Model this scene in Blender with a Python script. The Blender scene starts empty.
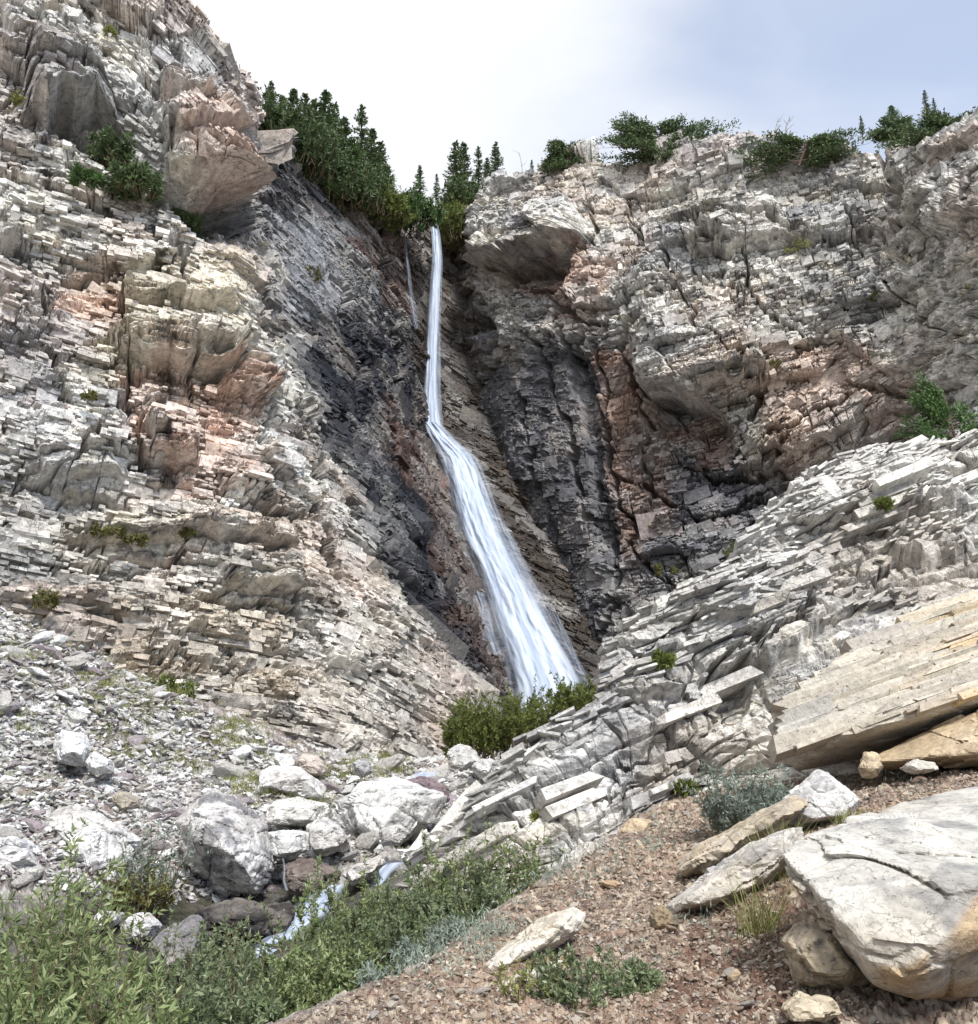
import bpy, bmesh, math, random
import numpy as np
from mathutils import Vector, Matrix, Euler

R = math.radians
random.seed(7)
rng = np.random.default_rng(7)
scene = bpy.context.scene
COL = scene.collection

# ------------------------------------------------------------------ camera
W, H, F = 978.0, 1024.0, 887.0
PITCH = R(14)
CAMZ = 1.6
cam_d = bpy.data.cameras.new('camera'); cam = bpy.data.objects.new('camera', cam_d); COL.objects.link(cam)
cam_d.sensor_fit = 'VERTICAL'; cam_d.sensor_height = 36; cam_d.lens = 36 * F / H
cam_d.clip_start = 0.05; cam_d.clip_end = 3000
cam.location = (0, 0, CAMZ); cam.rotation_euler = (R(90) + PITCH, 0, 0)
scene.camera = cam

# ------------------------------------------------------------------ world, sun, exposure
SUN_EL, SUN_AZ = R(50), R(158)          # azimuth clockwise from +Y: behind the camera, to its right
world = bpy.data.worlds.new('World'); scene.world = world; world.use_nodes = True
wn = world.node_tree; wn.nodes.clear()
def WN(t, **k):
    n = wn.nodes.new(t)
    for a, b in k.items(): setattr(n, a, b)
    return n
wout = WN('ShaderNodeOutputWorld'); bg = WN('ShaderNodeBackground')
sky = WN('ShaderNodeTexSky', sky_type='NISHITA', sun_disc=False)
sky.sun_elevation = SUN_EL; sky.sun_rotation = SUN_AZ; sky.air_density = 1.0; sky.dust_density = 2.0; sky.altitude = 1500
tc = WN('ShaderNodeTexCoord')
mp = WN('ShaderNodeMapping'); mp.inputs['Scale'].default_value = (1.0, 1.0, 1.1); mp.inputs['Rotation'].default_value = (0.2, R(24), 0); mp.inputs['Location'].default_value = (0.1, 0.3, 0.22)
nz = WN('ShaderNodeTexNoise'); nz.inputs['Scale'].default_value = 2.6; nz.inputs['Detail'].default_value = 5; nz.inputs['Roughness'].default_value = 0.5; nz.inputs['Distortion'].default_value = 0.35
sep = WN('ShaderNodeSeparateXYZ')
ma = WN('ShaderNodeMath', operation='MULTIPLY_ADD'); ma.inputs[1].default_value = -0.80; ma.inputs[2].default_value = 0.07
ad = WN('ShaderNodeMath', operation='ADD')
ramp = WN('ShaderNodeMapRange'); ramp.interpolation_type = 'SMOOTHSTEP'
ramp.inputs['From Min'].default_value = 0.22; ramp.inputs['From Max'].default_value = 0.70
ramp.inputs['To Min'].default_value = 0.40; ramp.inputs['To Max'].default_value = 1.0
mixc = WN('ShaderNodeMix', data_type='RGBA')
mixc.inputs['B'].default_value = (6.15, 6.3, 6.6, 1)
L = wn.links.new
L(tc.outputs['Generated'], mp.inputs['Vector']); L(mp.outputs['Vector'], nz.inputs['Vector'])
L(tc.outputs['Generated'], sep.inputs[0]); L(sep.outputs['X'], ma.inputs[0])
L(nz.outputs['Fac'], ad.inputs[0]); L(ma.outputs[0], ad.inputs[1]); L(ad.outputs[0], ramp.inputs['Value'])
tint = WN('ShaderNodeVectorMath', operation='MULTIPLY'); tint.inputs[1].default_value = (1.5, 1.64, 1.72); L(sky.outputs[0], tint.inputs[0])
L(ramp.outputs[0], mixc.inputs['Factor']); L(tint.outputs[0], mixc.inputs['A']); L(mixc.outputs['Result'], bg.inputs['Color'])
bg.inputs['Strength'].default_value = 0.075
L(bg.outputs[0], wout.inputs['Surface'])

sd = bpy.data.lights.new('sun', 'SUN'); sd.energy = 2.1; sd.angle = R(9); sd.color = (1.0, 0.965, 0.91)
sun = bpy.data.objects.new('sun', sd); COL.objects.link(sun)
dirv = Vector((math.sin(SUN_AZ) * math.cos(SUN_EL), math.cos(SUN_AZ) * math.cos(SUN_EL), math.sin(SUN_EL)))
sun.rotation_euler = dirv.to_track_quat('Z', 'Y').to_euler()
vs = scene.view_settings
vs.view_transform = 'Standard'; vs.look = 'None'; vs.gamma = 1; vs.use_curve_mapping = False; vs.exposure = 1.15

# ------------------------------------------------------------------ geometry helpers
CP, SP = math.cos(PITCH), math.sin(PITCH)
def at(px, py, Y):
    """pixel + distance along +Y -> world point (arrays welcome)"""
    px = np.asarray(px, float); py = np.asarray(py, float); Y = np.asarray(Y, float)
    dx = (px - W / 2) / F; dy = (H / 2 - py) / F
    t = Y / (CP - dy * SP)
    return np.stack([dx * t, Y, CAMZ + (SP + dy * CP) * t], -1)
def project(P):
    x = P[..., 0]; y = P[..., 1]; z = P[..., 2] - CAMZ
    d = y * CP + z * SP; u = -y * SP + z * CP
    d = np.where(d < 0.05, 0.05, d)
    return W / 2 + F * x / d, H / 2 - F * u / d

def hsh(i, j, k=0, seed=0):
    i = np.asarray(i).astype(np.int64).astype(np.uint32); j = np.asarray(j).astype(np.int64).astype(np.uint32)
    k = np.asarray(k).astype(np.int64).astype(np.uint32)
    with np.errstate(over='ignore'):
        h = i * np.uint32(374761393) + j * np.uint32(668265263) + k * np.uint32(2246822519) + np.uint32((seed * 3266489917 + 12345) & 0xffffffff)
        h = (h ^ (h >> np.uint32(13))) * np.uint32(1274126177)
        h = (h ^ (h >> np.uint32(16))) * np.uint32(2654435761)
        h = h ^ (h >> np.uint32(15))
    return h.astype(np.float32) / np.float32(4294967296.0)
def n2(u, v, seed=0):
    i = np.floor(u); j = np.floor(v); a = u - i; b = v - j
    a = a * a * (3 - 2 * a); b = b * b * (3 - 2 * b)
    h = lambda p, q: hsh(i + p, j + q, 0, seed)
    return (h(0,0)*(1-a)+h(1,0)*a)*(1-b)+(h(0,1)*(1-a)+h(1,1)*a)*b - 0.5
def n3(x, y, z, seed=0):
    i = np.floor(x); j = np.floor(y); k = np.floor(z); a = x-i; b = y-j; c = z-k
    a = a*a*(3-2*a); b = b*b*(3-2*b); c = c*c*(3-2*c)
    h = lambda p, q, r: hsh(i+p, j+q, k+r, seed)
    lo = (h(0,0,0)*(1-a)+h(1,0,0)*a)*(1-b)+(h(0,1,0)*(1-a)+h(1,1,0)*a)*b
    hi = (h(0,0,1)*(1-a)+h(1,0,1)*a)*(1-b)+(h(0,1,1)*(1-a)+h(1,1,1)*a)*b
    return lo*(1-c)+hi*c - 0.5
def fbm2(u, v, o=4, seed=0, g=0.5):
    s = 0; a = 1.0
    for q in range(o):
        s = s + a * n2(u, v, seed + q * 17); u = u * 2.03 + 5.3; v = v * 2.03 + 1.7; a *= g
    return s
def fbm3(x, y, z, o=4, seed=0, g=0.5):
    s = 0; a = 1.0
    for q in range(o):
        s = s + a * n3(x, y, z, seed + q * 17); x = x*2.03+5.3; y = y*2.03+1.7; z = z*2.03+9.1; a *= g
    return s
def sstep(a, b, x):
    t = np.clip((x - a) / (b - a), 0, 1); return t * t * (3 - 2 * t)
def vor2(u, v, seed=0, jit=0.9):
    i = np.floor(u); j = np.floor(v)
    f1 = np.full(u.shape, 9., np.float32); f2 = f1.copy(); idd = np.zeros(u.shape, np.float32); cx = idd.copy(); cy = idd.copy()
    for p in (-1, 0, 1):
        for q in (-1, 0, 1):
            a = i + p; b = j + q
            px = a + 0.5 + jit * (hsh(a, b, 1, seed) - 0.5); py = b + 0.5 + jit * (hsh(a, b, 2, seed) - 0.5)
            dx = u - px; dy = v - py; d = np.sqrt(dx * dx + dy * dy)
            m = d < f1
            f2 = np.where(m, f1, np.minimum(f2, d)); f1 = np.where(m, d, f1)
            idd = np.where(m, hsh(a, b, 3, seed), idd); cx = np.where(m, dx, cx); cy = np.where(m, dy, cy)
    return f1, f2, idd, cx, cy
def vor3(x, y, z, seed=0, jit=0.9):
    i = np.floor(x); j = np.floor(y); k = np.floor(z)
    f1 = np.full(x.shape, 9., np.float32); f2 = f1.copy(); idd = np.zeros(x.shape, np.float32); c = [idd.copy() for _ in range(3)]
    for p in (-1, 0, 1):
        for q in (-1, 0, 1):
            for r in (-1, 0, 1):
                a, b, e = i + p, j + q, k + r
                d3 = (x - a - .5 - jit*(hsh(a,b,e,seed)-.5), y - b - .5 - jit*(hsh(a,b,e,seed+1)-.5), z - e - .5 - jit*(hsh(a,b,e,seed+2)-.5))
                d = np.sqrt(d3[0]**2 + d3[1]**2 + d3[2]**2)
                m = d < f1
                f2 = np.where(m, f1, np.minimum(f2, d)); f1 = np.where(m, d, f1)
                idd = np.where(m, hsh(a, b, e, seed + 3), idd)
                for t in range(3): c[t] = np.where(m, d3[t], c[t])
    return f1, f2, idd, c
def facets(u, v, su, sv, seed, tilt=1.0):
    """angular blocks: every cell has its own level and its own slope; returns height (unit), edge distance, id"""
    f1, f2, idd, cx, cy = vor2(u / su, v / sv, seed)
    t1 = (idd * 7.31) % 1 - 0.5; t2 = (idd * 13.7) % 1 - 0.5
    return (idd - 0.5) + tilt * 1.6 * (t1 * cx + t2 * cy), (f2 - f1), idd
def bricks(u, v, hgt, wid, seed, tilt=0.6):
    """bedded blocks between parallel joints; returns height (unit), edge distance in metres, id"""
    vv = v / hgt + 0.8 * n2(v / hgt * 0.45, v * 0 + seed, seed)
    row = np.floor(vv); fv = vv - row
    sc = 0.5 + 1.3 * hsh(row, 5, 0, seed)
    uu = u / wid * sc + 10 * hsh(row, 9, 0, seed); uu = uu + 0.7 * n2(uu * 0.6, row * 3.3 + 0.5, seed + 1)
    c = np.floor(uu); fu = uu - c
    idd = hsh(row, c, 0, seed + 2); a = hsh(row, c, 1, seed + 3) - .5; b = hsh(row, c, 2, seed + 4) - .5
    rowh = hsh(row, 77, 0, seed + 6)
    h = 0.6 * (idd - 0.5) + 0.7 * (rowh - 0.5) + tilt * (a * (fu - .5) + b * (fv - .5))
    jr = (hsh(row, np.round(uu), 6, seed) > 0.25)
    du = np.where(jr, np.minimum(fu, 1 - fu), 0.5) * wid / sc; dv = np.minimum(fv, 1 - fv) * hgt
    return h, np.minimum(du, dv), idd

def poly_sd(px, py, poly):
    """signed distance, positive inside"""
    P = np.array(poly, float); n = len(P); d = np.full(px.shape, 1e9); ins = np.zeros(px.shape, bool)
    for a in range(n):
        x0, y0 = P[a]; x1, y1 = P[(a + 1) % n]; ex, ey = x1 - x0, y1 - y0
        t = np.clip(((px - x0) * ex + (py - y0) * ey) / (ex * ex + ey * ey), 0, 1)
        d = np.minimum(d, (px - x0 - t * ex) ** 2 + (py - y0 - t * ey) ** 2)
        c = ((y0 > py) != (y1 > py)) & (px < ex * (py - y0) / (ey if ey else 1e-9) + x0)
        ins ^= c
    d = np.sqrt(d); return np.where(ins, d, -d)

def mk(name, V, Fc, mat=None, parent=None, col=None, smooth=False, loc=None, link=True, uv=None):
    """numpy vertices + faces -> one mesh object"""
    V = np.asarray(V, np.float32)
    if loc is not None: V = V - np.asarray(loc, np.float32)
    me = bpy.data.meshes.new(name)
    Fc = Fc if isinstance(Fc, list) else [Fc]
    Fc = [np.asarray(f, np.int32) for f in Fc if len(f)]
    nl = sum(f.size for f in Fc); nf = sum(len(f) for f in Fc)
    me.vertices.add(len(V)); me.vertices.foreach_set('co', V.ravel())
    me.loops.add(nl); me.loops.foreach_set('vertex_index', np.concatenate([f.ravel() for f in Fc]))
    st = []; o = 0
    for f in Fc:
        st.append(o + np.arange(len(f), dtype=np.int32) * f.shape[1]); o += f.size
    me.polygons.add(nf); me.polygons.foreach_set('loop_start', np.concatenate(st))
    me.update(calc_edges=True)
    me.polygons.foreach_set('use_smooth', np.full(nf, smooth))
    if col is not None:
        ca = me.color_attributes.new('col', 'FLOAT_COLOR', 'POINT')
        c = np.ones((len(V), 4), np.float32); c[:, :col.shape[1]] = col
        ca.data.foreach_set('color', c.ravel())
    if uv is not None:
        ua = me.attributes.new('flow', 'FLOAT2', 'POINT'); ua.data.foreach_set('vector', np.asarray(uv, np.float32).ravel())
    if mat: me.materials.append(mat)
    o = bpy.data.objects.new(name, me)
    if link: COL.objects.link(o)
    if parent is not None: o.parent = parent
    if loc is not None and parent is None: o.location = [float(q) for q in loc]
    return o
def tag(o, label=None, cat=None, group=None, kind=None):
    if label: o['label'] = label
    if cat: o['category'] = cat
    if group: o['group'] = group
    if kind: o['kind'] = kind
    return o
def empty(name, loc, label, cat, group=None):
    o = bpy.data.objects.new(name, None); COL.objects.link(o); o.location = [float(q) for q in loc]
    o.empty_display_size = 0.2
    return tag(o, label, cat, group)
def copy_tree(o, label, loc, rz=0, s=1, group=None):
    c = o.copy(); COL.objects.link(c); c.location = [float(q) for q in loc]; c.rotation_euler = (0, 0, rz)
    c.scale = (s, s, s) if not isinstance(s, (tuple, list)) else s
    c['label'] = label
    if group: c['group'] = group
    for ch in o.children:
        d = ch.copy(); COL.objects.link(d); d.parent = c
    return c
def grid_faces(nr, nc):
    a = np.arange(nr * nc, dtype=np.int32).reshape(nr, nc)
    return np.stack([a[:-1, :-1], a[1:, :-1], a[1:, 1:], a[:-1, 1:]], -1).reshape(-1, 4)

# ------------------------------------------------------------------ materials
def new_mat(name):
    m = bpy.data.materials.new(name); m.use_nodes = True; nt = m.node_tree; nt.nodes.clear()
    out = nt.nodes.new('ShaderNodeOutputMaterial'); b = nt.nodes.new('ShaderNodeBsdfPrincipled')
    nt.links.new(b.outputs[0], out.inputs['Surface']); return m, nt, b, out
def rock_mat(name, fine, bump=0.5, dist=0.04, spec=0.25, speck=0.55, contrast=0.5, crack=.6):
    """colour attribute x mottling; alpha of the attribute = wetness; fine = size of grain in metres"""
    m, nt, b, out = new_mat(name); N = nt.nodes.new; K = nt.links.new
    at_ = N('ShaderNodeAttribute'); at_.attribute_name = 'col'
    tc = N('ShaderNodeTexCoord')
    a = N('ShaderNodeTexNoise'); a.inputs['Scale'].default_value = 1 / (fine * 3); a.inputs['Detail'].default_value = 5; a.inputs['Roughness'].default_value = 0.72
    r = N('ShaderNodeMapRange'); r.inputs['From Min'].default_value = 0.32; r.inputs['From Max'].default_value = 0.68
    r.inputs['To Min'].default_value = 1 - contrast; r.inputs['To Max'].default_value = 1 + contrast * 0.85
    v = N('ShaderNodeTexNoise'); v.inputs['Scale'].default_value = 1 / (fine * 1.4); v.inputs['Detail'].default_value = 3; v.inputs['Distortion'].default_value = 1.5
    r2 = N('ShaderNodeMapRange'); r2.inputs['From Min'].default_value = 0.60; r2.inputs['From Max'].default_value = 0.68
    r2.inputs['To Min'].default_value = 1.0; r2.inputs['To Max'].default_value = 1 - speck
    m1 = N('ShaderNodeMath'); m1.operation = 'MULTIPLY'
    mx = N('ShaderNodeVectorMath'); mx.operation = 'SCALE'
    # hairline cracks filled with dark dirt: the level line of a stretched noise, in two directions
    def crk(size, width, dark, rot, sc):
        mpg = N('ShaderNodeMapping'); mpg.inputs['Rotation'].default_value = rot; mpg.inputs['Scale'].default_value = sc; K(tc.outputs['Object'], mpg.inputs['Vector'])
        no = N('ShaderNodeTexNoise'); no.inputs['Scale'].default_value = 1 / size; no.inputs['Detail'].default_value = 3; no.inputs['Roughness'].default_value = .45; K(mpg.outputs[0], no.inputs['Vector'])
        q0 = N('ShaderNodeMath'); q0.operation = 'SUBTRACT'; q0.inputs[1].default_value = .5; K(no.outputs['Fac'], q0.inputs[0])
        q1 = N('ShaderNodeMath'); q1.operation = 'ABSOLUTE'; K(q0.outputs[0], q1.inputs[0])
        q = N('ShaderNodeMapRange'); q.inputs['From Min'].default_value = width * .3; q.inputs['From Max'].default_value = width; q.inputs['To Min'].default_value = dark; q.inputs['To Max'].default_value = 1; K(q1.outputs[0], q.inputs['Value']); return q
    c1 = crk(fine * 16, .008, 1 - crack, (.2, .3, .4), (1, 1, 2.2)); c2 = crk(fine * 9, .009, 1 - crack * .8, (.5, 1.1, .2), (2.0, 1, .8))
    cm = N('ShaderNodeMath'); cm.operation = 'MULTIPLY'; K(c1.outputs[0], cm.inputs[0]); K(c2.outputs[0], cm.inputs[1])
    # only here and there
    wn_ = N('ShaderNodeTexNoise'); wn_.inputs['Scale'].default_value = 1 / (fine * 30); wn_.inputs['Detail'].default_value = 2; K(tc.outputs['Object'], wn_.inputs['Vector'])
    wm = N('ShaderNodeMapRange'); wm.inputs['From Min'].default_value = .47; wm.inputs['From Max'].default_value = .56; K(wn_.outputs['Fac'], wm.inputs['Value'])
    cmx = N('ShaderNodeMix'); cmx.data_type = 'FLOAT'; cmx.inputs['A'].default_value = 1.0; K(wm.outputs[0], cmx.inputs['Factor']); K(cm.outputs[0], cmx.inputs['B']); cm = cmx
    cm2 = N('ShaderNodeMath'); cm2.operation = 'MULTIPLY'; K(cm.outputs[0], cm2.inputs[1])
    K(tc.outputs['Object'], a.inputs['Vector']); K(tc.outputs['Object'], v.inputs['Vector'])
    K(a.outputs['Fac'], r.inputs['Value']); K(v.outputs['Fac'], r2.inputs['Value'])
    K(r.outputs[0], m1.inputs[0]); K(r2.outputs[0], m1.inputs[1])
    K(at_.outputs['Color'], mx.inputs[0]); K(m1.outputs[0], cm2.inputs[0]); K(cm2.outputs[0], mx.inputs['Scale']); K(mx.outputs[0], b.inputs['Base Color'])
    rr = N('ShaderNodeMapRange'); rr.inputs['To Min'].default_value = 0.88; rr.inputs['To Max'].default_value = 0.38
    K(at_.outputs['Alpha'], rr.inputs['Value']); K(rr.outputs[0], b.inputs['Roughness'])
    b.inputs['Specular IOR Level'].default_value = spec
    bp = N('ShaderNodeBump'); bp.inputs['Strength'].default_value = bump; bp.inputs['Distance'].default_value = dist
    K(a.outputs['Fac'], bp.inputs['Height']); K(bp.outputs[0], b.inputs['Normal'])
    return m
M_far = rock_mat('cliff_rock', 0.10, 0.7, 0.14, contrast=0.42)
M_mid = rock_mat('outcrop_rock', 0.05, 0.7, 0.07, contrast=0.40)
M_near = rock_mat('boulder_rock', 0.022, 0.6, 0.025, speck=0.5, contrast=0.26, crack=.35)
M_bmid = rock_mat('stream_boulder_rock', 0.05, 0.7, 0.06, speck=0.6, contrast=0.4)
M_ground = rock_mat('scree_ground', 0.03, 0.7, 0.04, contrast=0.4, speck=0.5, crack=.15)

def leaf_mat(name, cols, trans=0.25, rough=0.55):
    m, nt, b, out = new_mat(name); N = nt.nodes.new; K = nt.links.new
    g = N('ShaderNodeNewGeometry'); cr = N('ShaderNodeValToRGB')
    el = cr.color_ramp.elements
    for i, c in enumerate(cols):
        e = el[i] if i < 2 else el.new(1.0)
        e.color = (*c, 1)
    for i in range(len(cols)): el[i].position = i / (len(cols) - 1)
    K(g.outputs['Random Per Island'], cr.inputs['Fac'])
    tc = N('ShaderNodeTexCoord'); nz = N('ShaderNodeTexNoise'); nz.inputs['Scale'].default_value = 1.7; nz.inputs['Detail'].default_value = 3
    mr = N('ShaderNodeMapRange'); mr.inputs['From Min'].default_value = .3; mr.inputs['From Max'].default_value = .7; mr.inputs['To Min'].default_value = .72; mr.inputs['To Max'].default_value = 1.3
    vm = N('ShaderNodeVectorMath'); vm.operation = 'SCALE'
    K(tc.outputs['Object'], nz.inputs['Vector']); K(nz.outputs['Fac'], mr.inputs['Value'])
    K(cr.outputs['Color'], vm.inputs[0]); K(mr.outputs[0], vm.inputs['Scale'])
    K(vm.outputs[0], b.inputs['Base Color']); b.inputs['Roughness'].default_value = rough; b.inputs['Specular IOR Level'].default_value = 0.3
    t = N('ShaderNodeBsdfTranslucent'); mi = N('ShaderNodeMixShader'); mi.inputs[0].default_value = trans
    K(vm.outputs[0], t.inputs['Color']); K(b.outputs[0], mi.inputs[1]); K(t.outputs[0], mi.inputs[2]); K(mi.outputs[0], out.inputs['Surface'])
    return m
M_willow = leaf_mat('willow_leaf', [(0.091,0.129,0.051),(0.181,0.237,0.100),(0.310,0.372,0.175),(0.165,0.220,0.085),(0.456,0.503,0.281)], .3)
M_willow2 = leaf_mat('grey_willow_leaf', [(0.085,0.121,0.059),(0.166,0.213,0.109),(0.262,0.310,0.175),(0.127,0.174,0.090),(0.394,0.443,0.284)], .3)
M_bush = leaf_mat('bush_leaf', [(0.084,0.119,0.031),(0.168,0.203,0.056),(0.126,0.168,0.042),(0.238,0.252,0.077)], .3)
M_conif = leaf_mat('conifer_needles', [(0.053,0.083,0.039),(0.098,0.143,0.055),(0.075,0.112,0.048),(0.135,0.188,0.075)], .15)
M_conif2 = leaf_mat('bright_conifer_needles', [(0.050,0.092,0.030),(0.086,0.157,0.048),(0.071,0.125,0.042),(0.141,0.224,0.076)], .2)
M_sage = leaf_mat('sage_leaf', [(.17,.21,.17),(.26,.31,.26),(.21,.26,.22),(.34,.38,.32)], .2)
M_grass = leaf_mat('grass_blade', [(0.154,0.182,0.049),(0.280,0.280,0.112),(0.210,0.238,0.070),(0.420,0.378,0.182)], .3)
M_moss = leaf_mat('moss_leaf', [(0.070,0.077,0.025),(0.126,0.119,0.042),(0.168,0.182,0.056),(0.140,0.098,0.042)], .15)
def simple_mat(name, c, rough=0.85, scale=20):
    m, nt, b, out = new_mat(name); N = nt.nodes.new; K = nt.links.new
    tc = N('ShaderNodeTexCoord'); nz = N('ShaderNodeTexNoise'); nz.inputs['Scale'].default_value = scale; nz.inputs['Detail'].default_value = 4
    mr = N('ShaderNodeMapRange'); mr.inputs['To Min'].default_value = .5; mr.inputs['To Max'].default_value = 1.5
    vm = N('ShaderNodeVectorMath'); vm.operation = 'SCALE'; vm.inputs[0].default_value = c
    K(tc.outputs['Object'], nz.inputs['Vector']); K(nz.outputs['Fac'], mr.inputs['Value']); K(mr.outputs[0], vm.inputs['Scale'])
    K(vm.outputs[0], b.inputs['Base Color']); b.inputs['Roughness'].default_value = rough
    return m
M_bark = simple_mat('bark', (.09, .065, .045)); M_stem = simple_mat('willow_stem', (.13, .085, .05)); M_dead = simple_mat('dead_wood', (.30, .28, .25))

def water_mat(name, edge=0.36, dens=1.0, su=9.0, sv=0.12, base=(.52, .58, .67)):
    m, nt, b, out = new_mat(name); N = nt.nodes.new; K = nt.links.new
    fa = N('ShaderNodeAttribute'); fa.attribute_name = 'flow'
    sp = N('ShaderNodeSeparateXYZ'); K(fa.outputs['Vector'], sp.inputs[0])
    mp = N('ShaderNodeMapping'); mp.inputs['Scale'].default_value = (su, sv, 1); K(fa.outputs['Vector'], mp.inputs['Vector'])
    nz = N('ShaderNodeTexNoise'); nz.inputs['Scale'].default_value = 1; nz.inputs['Detail'].default_value = 3; nz.inputs['Roughness'].default_value = .5; nz.inputs['Distortion'].default_value = .6
    K(mp.outputs[0], nz.inputs['Vector'])
    def math(op, a, bb, clamp=False):
        n = N('ShaderNodeMath'); n.operation = op; n.use_clamp = clamp
        for i, q in enumerate((a, bb)):
            if isinstance(q, (int, float)): n.inputs[i].default_value = q
            else: K(q, n.inputs[i])
        return n.outputs[0]
    # distance from the nearer side of the fall, roughened by the streaks
    e = math('SUBTRACT', 0.5, math('ABSOLUTE', math('SUBTRACT', sp.outputs['X'], 0.5), 0.0))
    e = math('ADD', e, math('MULTIPLY', math('SUBTRACT', nz.outputs['Fac'], 0.5), edge * .9))
    ea = N('ShaderNodeMapRange'); ea.interpolation_type = 'SMOOTHSTEP'; ea.inputs['From Min'].default_value = 0.0; ea.inputs['From Max'].default_value = edge; K(e, ea.inputs['Value'])
    st = N('ShaderNodeMapRange'); st.inputs['From Min'].default_value = .36; st.inputs['From Max'].default_value = .58; st.inputs['To Min'].default_value = dens * .82; st.inputs['To Max'].default_value = min(1, dens)
    K(nz.outputs['Fac'], st.inputs['Value'])
    al = math('MULTIPLY', ea.outputs[0], st.outputs[0], True)
    wc = N('ShaderNodeMix'); wc.data_type = 'RGBA'; wc.inputs['A'].default_value = (.36, .43, .56, 1); wc.inputs['B'].default_value = (*base, 1); K(st.outputs[0], wc.inputs['Factor']); K(wc.outputs['Result'], b.inputs['Base Color'])
    st2 = N('ShaderNodeMapRange'); st2.inputs['From Min'].default_value = .36; st2.inputs['From Max'].default_value = .70; K(nz.outputs['Fac'], st2.inputs['Value']); K(st2.outputs[0], wc.inputs['Factor']); b.inputs['Roughness'].default_value = .6
    b.inputs['Subsurface Weight'].default_value = 0.0
    K(al, b.inputs['Alpha'])
    bp = N('ShaderNodeBump'); bp.inputs['Strength'].default_value = .2; bp.inputs['Distance'].default_value = .04
    K(nz.outputs['Fac'], bp.inputs['Height']); K(bp.outputs[0], b.inputs['Normal'])
    return m
M_fall = water_mat('falling_water'); M_veil = water_mat('water_veil', .5, .38, 7, .3)
M_stream = water_mat('stream_foam', .3, .9, 5, 1.5)

# ------------------------------------------------------------------ sheets of rock
def catmull(C, n, w=None):
    """C: (k, ...) control rows -> n samples along axis 0; w: share of samples per segment"""
    k = C.shape[0]
    Cx = np.concatenate([2 * C[:1] - C[1:2], C, 2 * C[-1:] - C[-2:-1]], 0)
    t = np.linspace(0, k - 1, n)
    if w is not None:
        cw = np.concatenate([[0], np.cumsum(w)]); t = np.interp(np.linspace(0, cw[-1], n), cw, np.arange(k))
    i = np.minimum(t.astype(int), k - 2); f = (t - i).reshape((-1,) + (1,) * (C.ndim - 1))
    p0, p1, p2, p3 = Cx[i], Cx[i + 1], Cx[i + 2], Cx[i + 3]
    a = 0.5 * (2*p1 + (p2-p0)*f + (2*p0-5*p1+4*p2-p3)*f*f + (3*p1-p0-3*p2+p3)*f**3)
    lin = p1 * (1 - f) + p2 * f
    return 0.5 * a + 0.5 * lin
def resample(C, nr, nc, wr=None, wc=None):
    return catmull(catmull(C, nr, wr).swapaxes(0, 1), nc, wc).swapaxes(0, 1)
def sheet(C3, nr, nc, head=True):
    """world control grid -> dense grid P, unit normals facing the camera side, metric (u,v)"""
    # samples follow how large each stretch shows
    px, py = project(C3); on = lambda a: np.clip(a, -60, 1040)
    wr = np.sqrt(np.diff(on(px), axis=0) ** 2 + np.diff(on(py), axis=0) ** 2).mean(1) + 6
    if head: wr[:3] = 14
    wc = np.sqrt(np.diff(on(px), axis=1) ** 2 + np.diff(on(py), axis=1) ** 2)[(3 if head else 0):].mean(0) + 6
    P = resample(C3, nr, nc, wr, wc)
    du = np.gradient(P, axis=1); dv = np.gradient(P, axis=0)
    N = np.cross(dv, du); N /= np.linalg.norm(N, axis=-1, keepdims=True) + 1e-9
    return P, N
def arclen(P):
    """u: metres along the wall (per row), v: height, stretched where the rock leans back"""
    du = np.linalg.norm(np.diff(P[..., :2], axis=1), axis=-1); u = np.concatenate([0 * du[:, :1], np.cumsum(du, 1)], 1)
    k = int(P.shape[1] * .35); u = u - u[:, k:k + 1] + P[:, k:k + 1, 0] * .7
    dv = np.linalg.norm(np.diff(P, axis=0), axis=-1).mean(1); dz = np.abs(np.diff(P[..., 2], axis=0)).mean(1)
    a = np.concatenate([[0], np.cumsum(dv - dz)])
    return u.astype(np.float32), (P[..., 2] - a[:, None]).astype(np.float32)

def smooth_mask(px, py, zones, rag=10, seed=0):
    """zones: (polygon, colour, strength, softness px) painted over each other with ragged borders"""
    wx = px + rag * 2 * fbm2(px / 28, py / 28, 3, seed); wy = py + rag * 2 * fbm2(px / 28 + 40, py / 28, 3, seed + 5)
    return [sstep(-so, so, poly_sd(wx, wy, po)) * st for po, c, st, so in zones]
def mix(a, b, m): return a * (1 - m[..., None]) + np.asarray(b, np.float32) * m[..., None]

def push(px, py, feats, seed=0):
    """large ledges and hollows. feats: (polygon, metres out(+)/in(-), mode). 'over': sharp lower lip, fades upward;
    'cave': sharp upper lip, fades downward; 'flat': level"""
    wx = px + 9 * fbm2(px / 16, py / 16, 3, seed); wy = py + 9 * fbm2(px / 16 + 40, py / 16, 3, seed + 5)
    D = np.zeros(px.shape, np.float32)
    for po, d, mode in feats:
        sdist = poly_sd(wx, wy, po); y0 = min(p[1] for p in po); y1 = max(p[1] for p in po); t = np.clip((wy - y0) / (y1 - y0), 0, 1)
        x0 = min(p[0] for p in po); x1 = max(p[0] for p in po); e = np.minimum(wx - x0, x1 - wx) / (x1 - x0)
        side = .25 + .75 * sstep(0, .22, e)
        if mode == 'flat': D += d * sstep(-1, 3, sdist)
        elif mode == 'over': D += d * sstep(-1, 2.0, sdist) * (0.08 + 0.92 * t ** .8) * side
        elif mode == 'cave': D += d * sstep(-1, 2.0, sdist) * (1 - t) ** 0.8 * side
    return D

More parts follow.
